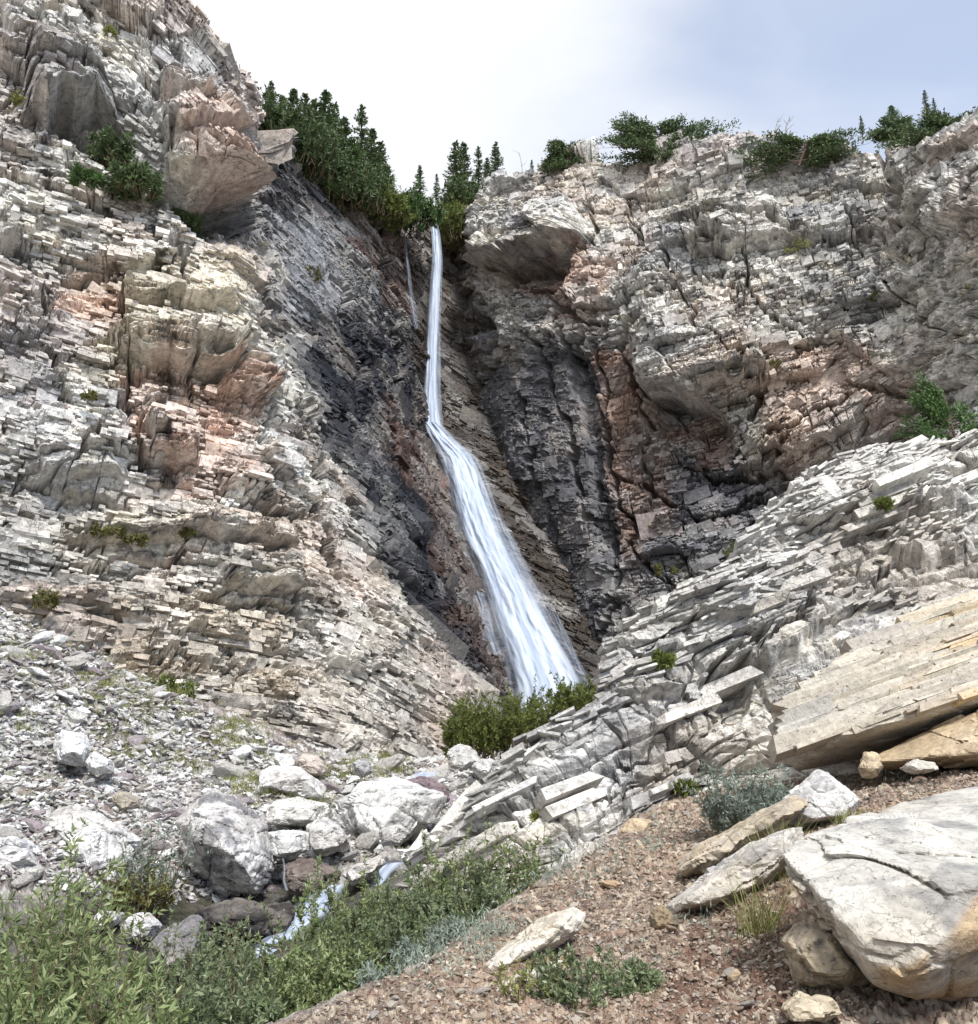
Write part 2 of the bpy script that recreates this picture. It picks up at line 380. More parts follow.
def relief(u, v, ang, seed, S=1.0, big=1.0, bed=1.0, frac=1.0, fine=1.0, warp=1.0, thin=1.0, wide=1.0):
    """fractured bedded rock: displacement in metres and block ids. ang: dip of the beds (radians), array or number;
    thin / wide: bed thickness and block length"""
    wu = u + S * warp * fbm2(u / (5*S), v / (5*S), 3, seed + 1); wv = v + S * .7 * warp * fbm2(u / (6*S) + 9, v / (6*S), 2, seed + 2)
    if np.ndim(ang):
        sh = np.cumsum(np.tan(ang) * np.gradient(u, axis=1), 1); rv = (wv - sh) * np.cos(ang).mean(); ru = wu + wv * np.tan(ang).mean()
    else:
        ca, sa = math.cos(ang), math.sin(ang); ru = wu * ca + wv * sa; rv = -wu * sa + wv * ca
    area = sstep(-.16, .10, fbm2(u / (9*S) + 3, v / (7*S), 3, seed + 3))      # 0: shattered, 1: well bedded
    calm = .40 + .85 * sstep(-.2, .2, fbm2(u / (7*S) + 13, v / (5*S) + 7, 3, seed + 40))
    D = big * 1.5 * S * fbm2(ru / (11*S), rv / (8*S), 2, seed + 4)
    f, e, i0 = facets(ru, rv, 5.5*S, 3.2*S, seed + 5, 1.5); D = D + big * 0.9 * S * f
    crack0 = sstep(.06, .0, e)
    H1, H2, H3 = 1.5*S*thin, .48*S*thin, .20*S*thin
    b1, e1, i1 = bricks(ru, rv, H1, 3.4*S*wide, seed + 6, .9); D = D + bed * 0.70 * S * b1 - 0.30 * S * sstep(.08*S, 0, e1)
    b2, e2, i2 = bricks(ru + .15 * rv, rv, H2, 1.35*S*wide, seed + 7, .7)
    Dlow = D.copy()
    D = D + calm * (bed * (0.14 + .30 * area) * S * b2 - 0.22 * S * sstep(.055*S, 0, e2) * (0.5 + 0.5 * area))
    b5, e5, i5 = bricks(ru - .1 * rv, rv, H3, .6*S*wide, seed + 77, .8)
    D = D + calm * (bed * (.05 + .12 * area) * S * b5 - .06 * S * sstep(.03*S, 0, e5) * area)
    th = 0.9
    cu, cv = ru * math.cos(th) + rv * math.sin(th), -ru * math.sin(th) + rv * math.cos(th)
    f3, e3, i3 = facets(cu, cv, 1.6*S, 0.8*S, seed + 8, 1.9); D = D + calm * frac * (0.32 - .22 * area) * S * f3 - frac * 0.2 * S * sstep(.08, 0, e3) * (1 - .75 * area)
    f4, e4, i4 = facets(ru, rv, 0.50*S, 0.26*S, seed + 9, 2.0); D = D + calm * frac * (.14 - .08 * area) * S * f4 - calm * frac * .07 * S * sstep(.10, 0, e4) * (1 - .5 * area)
    for q, (su, sv, wd) in enumerate([(7, 3, .012), (2.2, 6, .015), (3, 2.4, .017)]):
        nn = fbm2(ru / (su*S) + 4.4 * q, rv / (sv*S) + 2.2, 3, seed + 50 + q); D = D - .5 * S * sstep(wd, 0, np.abs(nn)) * sstep(-.05, .12, n2(u / (4*S), v / (4*S), seed + 60 + q))
    D = D - 0.40 * S * crack0
    return D, (i0, i1, i2, i3, i4), area, Dlow, ru, rv, calm

PALE = np.array([.70, .68, .64], np.float32); GREY = np.array([.36, .37, .39], np.float32); CREAM = np.array([.62, .56, .45], np.float32)
PINK = np.array([.55, .40, .33], np.float32); RUST = np.array([.30, .19, .145], np.float32); SLATE = np.array([.095, .095, .105], np.float32)
TAN = np.array([.52, .41, .28], np.float32); BROWN = np.array([.17, .13, .10], np.float32); INK = np.array([.035, .038, .05], np.float32)
def rock_colour(u, v, ids, seed, V=None, warm=.35, grey=.5, stain=1.0, S=1.0):
    i0, i1, i2, i3, i4 = ids
    x, y, z = [V[..., k].astype(np.float32) for k in range(3)]
    c = np.broadcast_to(PALE, u.shape + (3,)).astype(np.float32)
    c = mix(c, GREY, grey * sstep(-.1, .35, fbm2(u / 5, v / 7, 4, seed + 21) + .35 * (i1 - .5)))
    c = mix(c, CREAM, sstep(.45, .95, (i1 * 3.7) % 1 * .6 + (i2 * 5.1) % 1 * .4) * .6)
    c = mix(c, PINK, warm * sstep(.05, .28, fbm2(u / 6 + 30, v / 4, 4, seed + 22) + .3 * ((i3 * 9.1) % 1 - .5)))
    # dark weathering varnish hanging in streaks, and lichen
    s = fbm3(x / .9, y / .9, z / 5, 3, seed + 23); c = mix(c, SLATE * 1.3, stain * .5 * sstep(.14, .40, s + .25 * fbm2(u / 8, v / 8, 2, seed + 24)))
    q = .45 * S; c = mix(c, SLATE * 1.2, stain * .6 * sstep(.16, .34, fbm3(x / q, y / q, z / q, 3, seed + 25, .7)))
    k = (.78 + .42 * ((i2 * 11.3) % 1)) * (.88 + .24 * ((i3 * 3.3) % 1)) * (.9 + .2 * i4)
    return c * k[..., None]

BUILT = []
def brick_cell(u, v, hgt, wid, seed):
    """which block of the bedded lattice a point belongs to"""
    vv = v / hgt + 0.8 * n2(v / hgt * 0.45, v * 0 + seed, seed); row = np.floor(vv); sc = 0.5 + 1.3 * hsh(row, 5, 0, seed)
    uu = u / wid * sc + 10 * hsh(row, 9, 0, seed); uu = uu + 0.7 * n2(uu * 0.6, row * 3.3 + 0.5, seed + 1)
    return (row.astype(np.int64) * 1000003 + np.floor(uu).astype(np.int64)).ravel()
def rots(ax, ang):
    """rotation matrices about unit axes"""
    c = np.cos(ang)[:, None, None]; s_ = np.sin(ang)[:, None, None]; K = np.zeros((len(ang), 3, 3))
    K[:, 0, 1] = -ax[:, 2]; K[:, 0, 2] = ax[:, 1]; K[:, 1, 0] = ax[:, 2]; K[:, 1, 2] = -ax[:, 0]; K[:, 2, 0] = -ax[:, 1]; K[:, 2, 1] = ax[:, 0]
    return np.eye(3) + s_ * K + (1 - c) * (K @ K)
def block_layer(P, N, off, ru, rv, C4, B, hgt, wid, seed, amp, inward, prob, tilt, shrink=.95, bias=.35, maxw=3.0, spread=None):
    """one true angular block of rock per lattice cell, bedding planes normal to B; off: where the rock face stands (m);
    prob / tilt / amp: arrays over the grid or numbers"""
    key = brick_cell(ru, rv, hgt, wid, seed); uq, inv = np.unique(key, return_inverse=True); n = len(uq); cnt = np.bincount(inv, minlength=n)
    Pf = P.reshape(-1, 3); mean = lambda A: np.bincount(inv, A.ravel().astype(float), n) / cnt
    F_ = lambda A: mean(A) if np.ndim(A) else np.full(n, float(A))
    c = np.stack([mean(P[..., k]) for k in range(3)], 1); nn = np.stack([mean(N[..., k]) for k in range(3)], 1)
    col = np.stack([mean(C4[..., k]) for k in range(4)], 1); d = mean(off)
    if np.ndim(B) == 3: Bc = np.stack([mean(B[..., k]) for k in range(3)], 1); Bc /= np.linalg.norm(Bc, axis=1, keepdims=True)
    else: Bc = np.broadcast_to(np.asarray(B, float), (n, 3))
    nn /= np.linalg.norm(nn, axis=1, keepdims=True)
    f = nn - (nn * Bc).sum(1, keepdims=True) * Bc * .85; f /= np.linalg.norm(f, axis=1, keepdims=True)
    t = np.cross(Bc, f); t /= np.linalg.norm(t, axis=1, keepdims=True); b = np.cross(f, t)
    r = Pf - c[inv]; order = np.argsort(inv, kind='stable'); st = np.concatenate([[0], np.cumsum(cnt)[:-1]])
    def ext(ax):
        q = (r * ax[inv]).sum(1)[order]; return np.maximum.reduceat(q, st), np.minimum.reduceat(q, st)
    t1, t0 = ext(t); b1, b0 = ext(b)
    rr = np.random.default_rng(seed * 7 + 1); pr, tl, am = F_(prob), F_(tilt), F_(amp)
    keep = (cnt >= 2) & (rr.random(n) < pr) & (t1 - t0 < maxw * wid * 1.5) & (b1 - b0 < maxw * 3 * hgt + .3)
    if spread is not None:
        m1 = mean(spread); keep &= np.sqrt(np.maximum(mean(spread ** 2) - m1 ** 2, 0)) < .22
    w = np.maximum(t1 - t0, .35 * hgt) / 2 * shrink; h = np.maximum(b1 - b0, .5 * hgt) / 2 * shrink
    h = np.minimum(h, hgt * .62); w = np.minimum(w, wid * .85)
    front = am * (rr.beta(1.6, 2.2, n) - bias) + 0 * d
    c = c + nn * (d + 0)[:, None] + t * ((t1 + t0) / 2)[:, None] + b * ((b1 + b0) / 2)[:, None]
    # eight corners; front ones pulled in unevenly, every corner jittered so that no face is a perfect rectangle
    sg = np.array([[-1,-1,0],[1,-1,0],[1,1,0],[-1,1,0],[-1,-1,1],[1,-1,1],[1,1,1],[-1,1,1]], float)
    J = rr.uniform(-1, 1, (n, 8, 3)); J[:, :4] *= .3
    cut = (rr.random((n, 4)) < .3) * rr.uniform(.1, .55, (n, 4)); cf = np.zeros((n, 8)); cf[:, 4:] = cut
    Lt = w[:, None] * (sg[None, :, 0] * (1 - .5 * cf) + .10 * J[..., 0]); Lb = h[:, None] * (sg[None, :, 1] * (1 - .35 * cf) + .12 * J[..., 1])
    dep = np.minimum(w, h * 2.2)[:, None]
    Ln = np.where(sg[None, :, 2] > .5, front[:, None] + dep * (.16 * J[..., 2] - .8 * cf), -inward)
    Lv = t[:, None] * Lt[..., None] + b[:, None] * Lb[..., None] + f[:, None] * Ln[..., None]
    ax = rr.normal(size=(n, 3)); ax /= np.linalg.norm(ax, axis=1, keepdims=True)
    Lv = np.einsum('nij,nkj->nki', rots(ax, rr.normal(size=n) * tl), Lv)
    V = (c[:, None] + Lv)[keep]; m = len(V)
    fc = np.array([[4,5,6],[4,6,7],[0,1,5],[0,5,4],[1,2,6],[1,6,5],[2,3,7],[2,7,6],[3,0,4],[3,4,7]]); fc2 = np.array([[4,5,7],[5,6,7],[0,1,5],[0,5,4],[1,2,6],[1,6,5],[2,3,7],[2,7,6],[3,0,4],[3,4,7]])
    alt = rr.random(m) < .5; Fc = np.where(alt[:, None, None], fc[None], fc2[None]) + (np.arange(m) * 8)[:, None, None]
    cc = col[keep].copy(); cc[:, :3] *= rr.uniform(.80, 1.2, (m, 1)); cc[:, :3] *= 1 + rr.normal(size=(m, 3)) * .006
    return V.reshape(-1, 3), Fc.reshape(-1, 3), np.repeat(np.clip(cc, .012, .85), 8, 0)

def build_sheet(name, C, nr, nc, feats, zones, relief_kw, colour_kw, mat, ang=0.0, seed=1, amp_mask=None, wetz=(), world_bed=False, levels=(), bed_dir=None, back=.12, jumble=None, cracks=(), full=1.0):
    P, N = sheet(C, nr, nc)
    u, v = arclen(P)
    if world_bed: u, v = (P[..., 0] + .5 * P[..., 1]).astype(np.float32), (P[..., 2] * 1.15 + .12 * P[..., 1]).astype(np.float32)
    px, py = project(P)
    # ledge undersides and hollow roofs get rows of their own
    Q = push(px, py, feats, seed); sp = np.linalg.norm(np.diff(P, axis=0), axis=-1); dq = np.abs(np.diff(Q, axis=0))
    def box(A, k, ax):
        pad = [(0, 0), (0, 0)]; pad[ax] = (k + 1, k); cs = np.cumsum(np.pad(A, pad, mode='edge'), ax)
        return (cs[2*k+1:] - cs[:-2*k-1]) / (2*k+1) if ax == 0 else (cs[:, 2*k+1:] - cs[:, :-2*k-1]) / (2*k+1)
    wgt = box(box(sp + 1.0 * dq, 10, 1), 2, 0) / sp.mean(1, keepdims=True)
    cw = np.concatenate([0 * wgt[:1], np.cumsum(wgt, 0)]); T = np.empty(px.shape)
    for j in range(nc): T[:, j] = np.interp(np.linspace(0, cw[-1, j], nr), cw[:, j], np.arange(nr))
    i0_ = np.clip(T.astype(int), 0, nr - 2); f_ = T - i0_; jj = np.arange(nc)[None]
    lerp = lambda A: A[i0_, jj] * (1 - (f_[..., None] if A.ndim == 3 else f_)) + A[i0_ + 1, jj] * (f_[..., None] if A.ndim == 3 else f_)
    P, N, u, v, px, py = [lerp(A) for A in (P, N, u, v, px, py)]; u = u.astype(np.float32); v = v.astype(np.float32)
    Q = push(px, py, feats, seed)
    if not world_bed: v = v - (Q * .6).astype(np.float32)
    # long fractures
    G = np.zeros(px.shape, np.float32); wx = px + 10 * fbm2(px / 14, py / 14, 4, seed + 90); wy = py + 10 * fbm2(px / 14 + 9, py / 14, 4, seed + 91)
    for w_, pl in cracks:
        for (x0, y0), (x1, y1) in zip(pl[:-1], pl[1:]):
            m = (np.abs(wx - (x0 + x1) / 2) < abs(x1 - x0) / 2 + 14) & (np.abs(wy - (y0 + y1) / 2) < abs(y1 - y0) / 2 + 14)
            ex, ey = x1 - x0, y1 - y0; t = np.clip(((wx[m] - x0) * ex + (wy[m] - y0) * ey) / (ex*ex + ey*ey), 0, 1)
            d = np.hypot(wx[m] - x0 - t * ex, wy[m] - y0 - t * ey); ww = w_ * (.5 + 1.2 * hsh(np.floor(px[m] / 9), np.floor(py[m] / 9), 0, seed))
            G[m] = np.maximum(G[m], sstep(ww, ww * .35, d))
    a = ang(px, py) if callable(ang) else ang
    D, ids, area, Dlow, ru, rv, calm = relief(u, v, a, seed, **relief_kw); S = relief_kw.get('S', 1.0)
    am = amp_mask(px, py) if amp_mask is not None else np.ones(px.shape)
    if jumble is not None: area = area * (1 - jumble(px, py))
    off = Dlow * am + Q
    X3 = [P[..., k].astype(np.float32) for k in range(3)]
    off = off - G * 1.3
    V = P + N * (off - back * S + full * (D - Dlow) * am)[..., None]; X3 = [V[..., k].astype(np.float32) for k in range(3)]
    V = V + N * (.09 * S * fbm3(X3[0] / (.45*S), X3[1] / (.45*S), X3[2] / (.22*S), 3, seed + 10, .6))[..., None]
    c = rock_colour(u, v, ids, seed, V=V, S=S, **colour_kw)
    for m, z in zip(smooth_mask(px, py, zones, 9, seed), zones):
        vary = (.45 + .55 * sstep(-.25, .1, fbm2(u / 2.2, v / 2.2, 3, seed + 31) + .3 * ((ids[2] * 7.7) % 1 - .5)))
        k = (.75 + .5 * ((ids[3] * 3.1) % 1))[..., None]
        c = mix(c, np.asarray(z[1], np.float32) * k, m * vary)
    wet = np.zeros(u.shape, np.float32)
    for m, z in zip(smooth_mask(px, py, wetz, 9, seed), wetz): wet = np.maximum(wet, m)
    c4 = np.concatenate([np.clip(c, .015, .8), wet[..., None]], -1)
    parts = [(V.reshape(-1, 3), c4.reshape(-1, 4))]; Fs = []; o = len(parts[0][0])
    av = a if np.ndim(a) else np.full(px.shape, float(a))
    B = np.stack([-np.sin(av), 0 * av + (bed_dir or 0.0), np.cos(av)], -1) if bed_dir is not None or np.ndim(a) else np.array([-math.sin(a), 0, math.cos(a)])
    for q, (hg, wd, amp, inw, prob, tilt, bias) in enumerate(levels):
        pb = prob(area, calm) if callable(prob) else prob; tl = tilt + (.22 * (1 - area) if q else .06 * (1 - area))
        bv, bf, bc = block_layer(P, N, off + (.35 * S * bricks(ru, rv, levels[1][0] * S, levels[1][1] * S, seed + 301)[0] * am if q > 1 else 0), ru, rv, c4, B, hg * S, wd * S, seed + 300 + q, amp * S * am, inw * S, pb, tl, bias=bias, spread=Q - 1.5 * G)
        parts.append((bv, bc)); Fs.append(bf + o); o += len(bv)
    o_ = mk(name, np.concatenate([p[0] for p in parts]), [grid_faces(nr, nc)] + [np.concatenate(Fs)] if Fs else grid_faces(nr, nc), mat, col=np.concatenate([p[1] for p in parts]))
    tag(o_, kind='structure'); BUILT.append(o_)
    return V

# ---- left cliff: buttress face, its edge, then the gully wall back to the waterfall
rowsL = []
def colL(pts, n=8): return pts
# columns top -> bottom, each (px, py, Y)
cL = [
 [(-260,-330,31),(-260,-160,30),(-260,0,29),(-260,150,28),(-260,320,27),(-260,480,25.5),(-260,640,24),(-260,800,22)],
 [(-110,-280,33),(-110,-130,32.5),(-110,10,32),(-110,150,31),(-110,310,30),(-110,470,28.5),(-110,620,27),(-110,780,25)],
 [(0,-220,35.5),(0,-90,35),(0,40,34.5),(0,170,34),(0,310,32.5),(0,460,31),(0,600,29.5),(0,740,27.5)],
 [(95,-100,37.5),(95,0,37),(95,90,36.5),(95,200,35.5),(95,330,34.5),(95,470,33),(100,610,31.5),(110,750,29.5)],
 [(178,-12,39),(175,60,38),(172,135,37),(172,230,36.5),(175,350,35.5),(180,480,34.5),(190,620,33),(205,770,31)],
 [(228,40,41),(222,105,39.5),(220,170,38),(224,250,37.5),(240,360,37),(255,490,36),(275,630,35),(300,780,33)],
 [(250,122,45),(246,160,42),(250,215,40.5),(262,280,39.8),(300,380,39.5),(335,500,39),(375,630,38.5),(410,790,36.5)],
 [(276,145,50),(276,180,48),(286,225,46),(304,290,44.5),(345,390,43.5),(385,500,43),(430,630,42),(480,780,40)],
 [(338,192,57),(342,225,55),(350,260,53.5),(362,320,52),(385,400,51),(420,500,50),(462,620,48),(515,780,45)],
 [(390,210,63),(393,246,62),(397,290,61),(403,345,60),(415,410,59),(440,500,57),(480,610,54),(550,780,50)],
 [(430,217,66.5),(433,256,66.3),(436,300,66),(437,350,65.5),(438,425,64.5),(468,500,61),(515,610,56.5),(600,780,52)],
 [(466,220,70),(474,262,70),(480,300,69.5),(484,350,69),(500,425,67),(545,500,64),(600,610,60),(680,780,56)],
]
CL = np.array(cL, float).transpose(1, 0, 2)
WL = at(CL[..., 0], CL[..., 1], CL[..., 2])
# two more rows behind the top: the ground on top of the cliff, running back
bk1 = WL[0] + np.array([0.0, 3.5, 0.3]); bk2 = WL[0] + np.array([-2.0, 12, 1.0]); bk3 = WL[0] + np.array([-6.0, 40, 2.0])
WL2 = np.concatenate([[bk3, bk2, bk1], WL], 0)
featL = [
 ([(165,110),(220,100),(240,130),(250,198),(225,200),(172,192),(160,150)], 2.6, 'over'),
 ([(150,60),(205,70),(230,130),(190,150),(160,140)], 1.2, 'over'),
 ([(30,40),(100,60),(118,120),(105,150),(60,125),(20,122)], 3.06, 'over'),
 ([(205,80),(240,90),(245,130),(215,135)], .9, 'over'),
 ([(150,70),(200,78),(212,108),(165,104)], 1.70, 'over'),
 ([(118,262),(235,255),(250,300),(190,312),(110,300)], 1.53, 'over'),
 ([(112,310),(240,300),(250,340),(232,375),(150,372),(108,350)], 2.21, 'over'),
 ([(140,380),(192,385),(196,470),(150,462),(140,420)], 1.70, 'over'),
 ([(238,330),(275,345),(270,400),(212,395)], 1.53, 'over'),
 ([(22,418),(125,425),(128,478),(40,476)], 1.04, 'over'),
 ([(210,440),(262,450),(275,500),(220,492)], 0.78, 'over'),
 ([(0,470),(60,478),(120,500),(280,520),(330,500),(330,520),(240,545),(60,520),(0,500)], -1.2, 'cave'),
 ([(55,500),(160,505),(300,525),(280,560),(150,548),(60,545)], 1.53, 'over'),
 ([(208,560),(285,558),(300,600),(215,595)], 1.70, 'over'),
 ([(162,190),(254,196),(270,244),(238,246),(186,226)], -6.0, 'cave'),
  ([(40,116),(114,114),(118,156),(84,148),(50,134)], -4.5, 'cave'),
 ([(182,362),(236,352),(240,384),(196,392)], -1.6, 'cave'),
 ([(60,262),(108,262),(106,284),(70,282)], -1.4, 'cave'),
 ([(130,225),(240,245),(262,262),(150,250)], -.8, 'cave'),
 ([(20,10),(60,0),(70,18),(40,25)], -.8, 'cave'),
]
zonL = [
 ([(-50,470),(60,480),(300,520),(400,560),(500,700),(400,780),(-50,780)], TAN * 0.9, .28, 22),
 ([(60,270),(240,250),(270,330),(230,400),(100,390)], CREAM * 1.1, .7, 12),
 ([(120,370),(240,370),(262,400),(258,470),(205,520),(160,470),(125,440)], PINK * 1.12, .92, 8),
 ([(60,268),(112,262),(118,330),(92,340),(60,320)], PINK * 1.05, .75, 6),
 ([(165,90),(245,100),(262,200),(200,205),(180,150)], PINK * .95, .62, 10),
 ([(100,590),(280,600),(285,700),(120,690)], TAN, .5, 12),
 ([(0,420),(130,420),(128,470),(0,480)], PALE * 1.1, .6, 9),
 ([(262,130),(430,225),(500,225),(520,430),(700,690),(700,900),(540,900),(500,720),(430,640),(360,520),(322,420),(295,330),(262,230)], SLATE * .9, .92, 14),
 ([(60,60),(160,110),(172,160),(120,150),(40,130)], GREY * .7, .5, 12),
 ([(0,0),(80,0),(70,110),(0,150)], GREY * .85, .5, 14),
 ([(0,330),(60,320),(60,470),(0,480)], GREY * .9, .5, 14),
 ([(345,210),(405,228),(425,300),(420,330),(370,300)], RUST * .8, .55, 10),
 ([(268,205),(330,230),(345,300),(300,320),(275,260)], GREY * 1.25, .6, 8),
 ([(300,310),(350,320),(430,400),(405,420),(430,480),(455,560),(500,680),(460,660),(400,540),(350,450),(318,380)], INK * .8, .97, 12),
 ([(385,400),(425,430),(450,500),(470,600),(450,600),(425,510),(390,440)], RUST * .55, .8, 7),
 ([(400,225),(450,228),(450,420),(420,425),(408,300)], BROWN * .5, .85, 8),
 ([(480,680),(440,560),(470,540),(560,680),(540,700)], RUST * .4, .7, 8),
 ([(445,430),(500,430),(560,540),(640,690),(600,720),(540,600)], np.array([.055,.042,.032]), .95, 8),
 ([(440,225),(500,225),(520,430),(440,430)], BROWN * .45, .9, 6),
]
wetL = [([(300,310),(350,320),(430,228),(500,228),(520,420),(700,690),(500,720),(400,540),(318,380)], 0, 1.0, 14)]
crkL = [(3.5,[(88,0),(130,50),(165,110),(172,165)]),(3,[(165,20),(205,75),(215,110)]),(2.5,[(60,0),(72,50),(80,95)]),(2.5,[(0,170),(60,175),(110,215)]),(4.5,[(250,130),(262,230),(280,330),(322,430),(360,520)]),
 (3,[(0,485),(60,470),(100,440)]),(3,[(330,525),(290,508),(210,522),(120,508),(30,520)]),(3,[(270,480),(300,560),(290,610),(330,680)]),(3,[(255,330),(270,400),(262,450)]),(2.5,[(125,300),(130,420),(140,470)]),(2.5,[(180,240),(188,330),(195,420)]),
 (2.5,[(300,400),(320,480),(330,560),(380,640)]),(2.2,[(0,330),(50,360),(60,420)]),(2.2,[(30,250),(45,330)]),(2.5,[(340,240),(350,330),(370,420)]),(2.5,[(380,230),(392,300),(400,380)]),(2.2,[(110,600),(160,620),(210,600),(285,615)]),(2.2,[(0,110),(30,60),(40,0)]),
 (2.2,[(120,0),(150,30),(190,50)]),(2,[(60,560),(120,580),(180,570)]),(2,[(160,660),(240,670),(300,720)])]
crkR = [(2.5,[(585,200),(600,240),(575,262),(550,300),(600,330)]),(3.5,[(650,222),(760,215),(830,235),(905,225)]),(3.5,[(770,440),(860,400),(930,380)]),(3.5,[(745,500),(830,470),(925,440)]),(3,[(750,420),(765,380),(830,330),(880,320)]),
 (4,[(565,340),(600,430),(640,560),(690,600)]),(4,[(480,300),(490,360),(470,400)]),(3,[(640,395),(620,350),(650,300),(720,260)]),(3.5,[(885,150),(890,200),(905,235)]),(3,[(530,330),(560,420),(585,520)]),(3,[(505,300),(520,250)]),(3,[(700,470),(760,480),(790,440)]),
 (1.8,[(620,190),(640,230),(630,300)]),(2.5,[(740,240),(760,300),(800,340)]),(2.0,[(845,200),(860,240),(900,300),(960,340)]),(2.5,[(520,400),(530,470),(560,560)]),(2.5,[(590,480),(620,580),(600,650)]),(2.5,[(620,470),(700,520),(770,500)]),
 (2.2,[(600,350),(602,440)]),(2.2,[(622,345),(640,430),(650,500)]),(2.2,[(660,250),(700,330),(760,390)])]
def angL(px, py):
    # steep joints high on the buttress, level beds lower down, beds dipping toward the falls on the right
    return -0.62 * sstep(235, 120, py) * sstep(60, 160, px) - 0.35 * sstep(250, 380, px) - .06
VL = build_sheet('cliff', WL2, 1000, 900, featL, zonL, dict(S=1.0, big=.95, bed=1.15, frac=1.0, thin=.85, wide=1.0), dict(warm=.35, grey=.62, stain=.95), M_far, ang=angL, seed=11, bed_dir=.12, cracks=crkL, levels=[(1.45, 2.6, .6, .9, lambda a, c: .22 * (c < .8), .035, .55), (.50, 1.35, .55, .5, lambda a, c: .25 + .3 * a, .05, .50), (.21, .75, .36, .35, lambda a, c: .15 + .4 * a, .05, .45), (.11, .36, .2, .2, lambda a, c: .12 + .3 * a, .08, .40)],
                 amp_mask=lambda px, py: (1 - .4 * sstep(420, 440, px)) * (1 - .42 * sstep(265, 300, px) * sstep(700, 520, py)), wetz=wetL)

# ---- right cliff
tR = [(425,262,74),(462,222,69),(482,190,65),(530,173,61.5),(585,156,59),(650,150,57.5),(710,138,56.5),(770,133,55.5),(835,142,54),(885,152,52.5),(925,128,50),(978,104,46),(1080,70,41),(1250,20,35)]
xr = [445,470,492,535,590,650,710,770,835,890,935,985,1080,1250]
CR = []
for k, (tx, ty, tY) in enumerate(tR):
    c = []
    for q, (f, dY) in enumerate([(0,0),(.12,-1.2),(.28,-1.8),(.45,-1.6),(.62,-1.2),(.8,-1.5),(1.0,-3.0),(1.25,-6)]):
        py = ty + (700 - ty) * f
        px = tx + (xr[k] - tx) * min(1, f * 2)
        # the corner edge leans right as it goes down, behind the lower fall
        if k < 5: px += (0, 0, 0, 15, 55, 100, 150, 190)[q] * (1 - k / 5)
        c.append((px, py, tY + dY + (2.0 * max(0, 1 - abs(k - 3) / 3) if q < 4 else 0)))
    CR.append(c)
CR = np.array(CR, float).transpose(1, 0, 2)
WR = at(CR[..., 0], CR[..., 1], CR[..., 2])
WR2 = np.concatenate([[WR[0] + np.array([0, 40, 6.0]), WR[0] + np.array([0, 12, 3.5]), WR[0] + np.array([0, 3.2, 1.2])], WR], 0)
featR = [
 ([(470,200),(560,190),(600,245),(560,262),(480,268)], 2.70, 'over'),
 ([(484,266),(556,256),(585,250),(570,292),(545,302),(490,292)], -3.0, 'cave'),
 ([(640,250),(720,300),(770,380),(700,398),(640,388),(620,300)], 2.97, 'over'),
 ([(636,392),(700,398),(735,430),(745,480),(700,470),(660,430),(640,425)], -3.4, 'cave'),
 ([(755,330),(930,330),(930,395),(860,425),(770,470),(740,430)], 2.16, 'over'),
 ([(880,395),(960,380),(960,430),(900,420)], -2.2, 'cave'),
 ([(560,340),(585,335),(600,470),(640,600),(610,640),(590,500)], -1.2, 'cave'),
 ([(650,190),(860,195),(900,230),(640,245)], 1.22, 'over'),
 ([(900,140),(1100,110),(1100,200),(915,235)], 1.4, 'over'),
 ([(800,240),(900,250),(978,320),(900,380),(820,330)], 1.22, 'over'),
 ([(770,480),(920,420),(925,440),(790,500)], -1.6, 'cave'),
 ([(560,470),(640,470),(760,560),(700,640),(610,600)], 0.68, 'over'),
]
zonR = [
 ([(440,225),(482,260),(500,330),(560,345),(600,330),(640,395),(740,440),(760,520),(800,500),(760,620),(600,690),(430,690),(430,400)], SLATE * 1.6, .92, 16),
 ([(440,225),(480,260),(480,380),(445,400)], BROWN * .5, .9, 8),
 ([(470,395),(560,350),(600,480),(620,620),(560,640),(500,520)], SLATE * 1.35, .9, 14),
 ([(580,345),(640,350),(665,430),(680,520),(640,560),(610,500),(590,430)], PINK * .72, .7, 9),
 ([(585,350),(632,345),(645,400),(610,430)], RUST * 1.2, .55, 6),
 ([(486,262),(585,248),(575,300),(490,296)], RUST * .8, .7, 7),
 ([(560,265),(620,262),(600,330),(550,320)], PINK * 1.05, .65, 9),
 ([(600,350),(618,348),(640,520),(652,600),(630,600),(612,480)], PINK * .62, .6, 4),
 ([(655,420),(705,405),(735,440),(725,470),(680,450)], RUST * 1.2, .6, 6),
 ([(760,350),(840,345),(912,385),(900,430),(790,480),(750,420)], PINK * 1.0, .55, 9),
 ([(690,470),(790,470),(760,560),(700,620),(620,640),(640,560)], SLATE * 1.6, .7, 16),
 ([(560,590),(640,600),(610,690),(560,690)], SLATE * 1.0, .85, 8),
 ([(500,470),(560,600),(610,700),(590,700),(530,600),(492,520)], np.array([.09,.065,.03]), .7, 6),
]
def angR(px, py):
    return 0.38 * sstep(640, 800, px) * sstep(300, 420, py) + 0.08 - .35 * sstep(640, 540, px)
